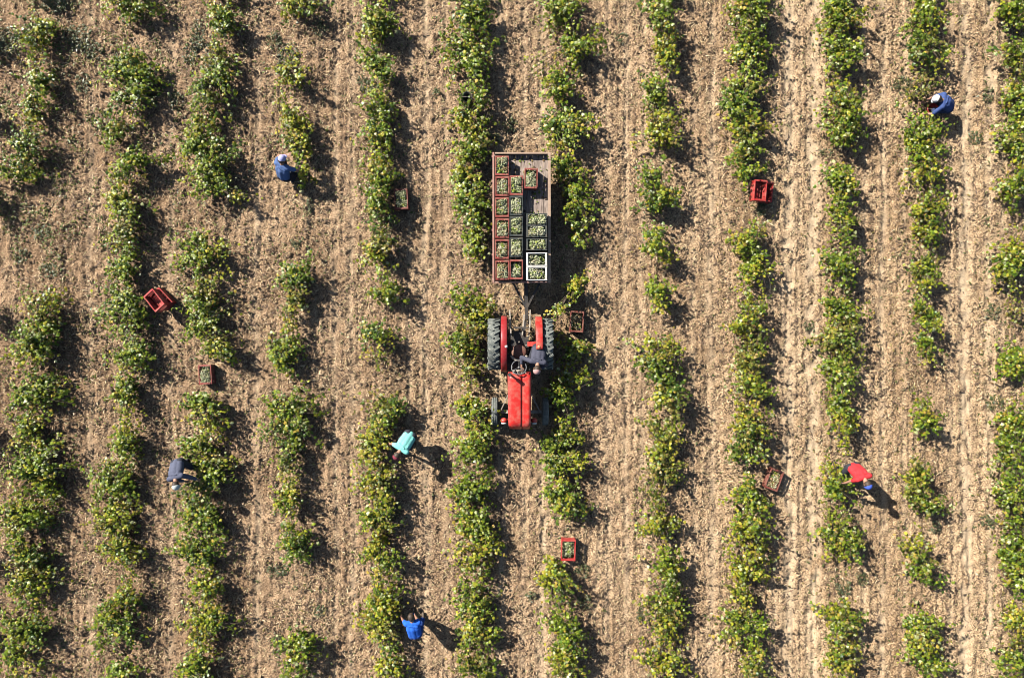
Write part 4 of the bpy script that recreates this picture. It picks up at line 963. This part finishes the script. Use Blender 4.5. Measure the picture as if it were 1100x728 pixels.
    for i in range(2):
        bm = bmesh.new(); capsule(bm, ank[i] - V((.04, 0, .035)), ank[i] + V((.15, 0, -.047)), .048, .042)
        remesh('shoe', bm, .012, M['shoe'], o, 2)
    bm = bmesh.new()
    ball(bm, hc + ht * .012 + hb * .018, .100, (.98, .9, 1.12), 3, Matrix(((hb.x * -1, 0, ht.x, 0), (0, 1, 0, 0), (hb.z * -1, 0, ht.z, 0), (0, 0, 0, 1))))
    bmesh.ops.bisect_plane(bm, geom=bm.verts[:] + bm.edges[:] + bm.faces[:], plane_co=hc - hb * .012, plane_no=-hb + ht * -.25, clear_outer=True)
    hr_ = bm_obj('hair', bm, M['hair'], o)
    for f in hr_.data.polygons: f.use_smooth = True
    if cap is not None:
        bm = bmesh.new()
        cc = hc + ht * .035
        rm = Matrix(((fw.x, 0, ht.x, 0), (0, 1, 0, 0), (fw.z, 0, ht.z, 0), (0, 0, 0, 1)))
        ball(bm, cc, .112, (1.02, .92, .98), 3, rm)
        bmesh.ops.bisect_plane(bm, geom=bm.verts[:] + bm.edges[:] + bm.faces[:], plane_co=cc + ht * .0, plane_no=ht, clear_inner=True)
        if hat == 'cap':
            vs = ball(bm, (0, 0, 0), .1, (.95, .80, .09), 2); bmesh.ops.transform(bm, matrix=Matrix.Translation(cc + fw * .10 + ht * .006) @ rm, verts=vs)
        else:
            vs = cyl(bm, (0, 0, -.006), (0, 0, .006), .175, .165, seg=28); bmesh.ops.transform(bm, matrix=Matrix.Translation(cc + ht * .005) @ rm, verts=vs)
        h_ = bm_obj('hat' if hat != 'cap' else 'cap', bm, cap, o)
        for f in h_.data.polygons: f.use_smooth = True
    for s in (1, -1):
        bm = bmesh.new(); ball(bm, hc + fw * .083 + V((0, s * .032, 0)) + ht * .012, .011, sub=1); bm_obj('eye', bm, M['hair'], o)
    bm = bmesh.new(); ball(bm, hc + fw * .105 - ht * .065, .016, (.5, 1.3, .4), 1); bm_obj('mouth', bm, M['seat'], o)
    return o

dark = cloth('dark', (.028, .030, .042)); jeans = cloth('jeans', (.045, .06, .12))
person((312, 190), 66, 'person crouching by a vine in blue shirt and pale lavender cap', cloth('blue', (.085, .15, .33)), dark, cloth('lavender', (.40, .40, .66)),
       hip=.46, lean=30, reach=((.44, .05, .75), (.40, -.35, .55)), headp=10)
person((208, 496), -74, 'person bending in dark slate grey shirt and pale cap by a vine', cloth('slate', (.085, .095, .145)), dark, cloth('pale_grey', (.55, .60, .56)),
       hip=.88, lean=50, reach=((.55, .42, .62), (.52, .05, .45)), headp=22, sleeve=1)
person((442, 468), -122, 'person bending deep in a turquoise shirt with dark red cap', cloth('turquoise', (.22, .64, .56)), dark, cloth('dark_red', (.22, .03, .05)),
       hip=.74, lean=58, reach=((.40, .05, .30), (.42, -.40, .42)), headp=36)
person((450, 661), 96, 'person bending in a royal blue shirt, bareheaded, casting a long shadow', cloth('royal', (.012, .12, .58)), cloth('blue_trousers', (.015, .06, .26)), None,
       hip=.88, lean=62, reach=((.24, .44, .42), (.20, .08, .30)), headp=8)
person((577.5, 379), -97, 'person leaning over on the right side of the tractor in a dark grey shirt', cloth('grey_blue', (.060, .062, .090)), dark, cloth('dusty_pink', (.46, .27, .25)),
       hip=.60, lean=52, reach=((.42, .08, .50), (.40, -.40, .72)), headp=24, stand=.58, sleeve=1, stride=.03)
person((1004, 119), 172, 'person crouching in a navy blue jacket with white hat at upper right', cloth('navy', (.040, .075, .22)), cloth('navy_trousers', (.03, .045, .10)), cloth('white', (.7, .68, .66)),
       hip=.42, lean=52, reach=((.50, .26, .30), (.48, -.1, .25)), headp=30, sleeve=.8)
person((901, 499), -72, 'person bending in a bright red shirt with blue cap by a vine', cloth('red', (.60, .024, .03)), dark, cloth('blue_cap', (.06, .12, .55)),
       hip=.87, lean=28, reach=((.38, .10, .6), (.32, -.36, .6)), headp=45)

# leaves and berries dropped on the trailer's planks
def deck_litter():
    g = np.random.default_rng(21); n = 90
    c = np.stack([g.uniform(x0 + .35, x1 - .05, n), g.uniform(y0 + 1.75, y1 - .04, n), np.full(n, DECK + .004)], -1); c[:, 2] += g.uniform(0, .02, n)
    v, f, t = leaves(c, g.uniform(.03, .075, n), .25, np.array([(.14, .18, .03), (.30, .22, .10), (.20, .13, .07), (.10, .07, .05)])[g.choice(4, n)], g)
    tag(link('fallen_leaves', np_mesh('fallen_leaves', v, f, t), M['straw']), 'dropped leaves and dirt on the bare planks of the trailer', kind='stuff')
deck_litter()

# picking buckets
def bucket(px, py, z, mat, label, r=.14, h=.26):
    p = P(px, py, h); p.z = gz(p.x, p.y)
    bm = bmesh.new(); seg = 24; prof = [(r * .74, 0), (r * .98, h), (r * 1.06, h), (r * 1.06, h - .03), (r * 1.0, h - .03)]
    rows = [[bm.verts.new((rr * math.cos(2 * math.pi * i / seg), rr * math.sin(2 * math.pi * i / seg), zz)) for i in range(seg)] for rr, zz in [(r * .70, .012), (r * .94, h - .005), (r * 1.06, h), (r * 1.06, h - .03), (r * .98, h - .03), (r * .74, 0)]]
    for a, b in zip(rows, rows[1:]):
        for i in range(seg):
            f = bm.faces.new((a[i], a[(i + 1) % seg], b[(i + 1) % seg], b[i])); f.smooth = True
    bm.faces.new(rows[0]); bm.faces.new(rows[-1][::-1]); bmesh.ops.recalc_face_normals(bm, faces=bm.faces)
    o = tag(bm_obj('bucket', bm, mat, None, p), label, 'bucket')
    bm = bmesh.new(); ring(bm, (0, 0, h - .02), r * 1.05, .004, (0, 1, .35), seg=18, sec=5, a0=0, a1=math.pi); bm_obj('handle', bm, M['pale_steel'], o)
bucket(1002.5, 117, 0, M['red_crate'], 'red bucket on the soil beside the bending navy picker')
bucket(502, 105, 0, M['dark_crate'], 'dark bucket half hidden in the vines above the trailer', .13, .6)

# ------------------------------------------------------------------ light, sky, camera
sun = bpy.data.lights.new('sun', 'SUN'); sun.energy = 5.0; sun.angle = R(0.5); sun.color = (1.0, .945, .87)
so = bpy.data.objects.new('sun', sun); C.objects.link(so); so.rotation_euler = SUN_DIR.to_track_quat('-Z', 'Y').to_euler(); so.location = (-20, 15, 20)
w = bpy.data.worlds.new('World'); scene.world = w; w.use_nodes = True
nt = w.node_tree; bg = nt.nodes['Background']
sky = nt.nodes.new('ShaderNodeTexSky'); sky.sky_type = 'NISHITA'; sky.sun_disc = False; sky.sun_elevation = SUN_EL; sky.sun_rotation = math.atan2(-.8, .6) % (2 * math.pi)
nt.links.new(sky.outputs[0], bg.inputs['Color']); bg.inputs['Strength'].default_value = 0.05
cam = bpy.data.cameras.new('camera'); cam.sensor_width = 36; cam.lens = 36 * H_CAM / GW; cam.clip_end = 3000; cam.clip_start = .1
co = bpy.data.objects.new('camera', cam); C.objects.link(co); co.location = (0, 0, H_CAM); co.rotation_euler = (0, 0, 0); scene.camera = co
vs = scene.view_settings; vs.view_transform = 'Standard'; vs.look = 'None'; vs.gamma = 1; vs.use_curve_mapping = False; vs.exposure = 0.84
scene.cycles.max_bounces = 5; scene.cycles.diffuse_bounces = 0; scene.cycles.filter_width = 0.9
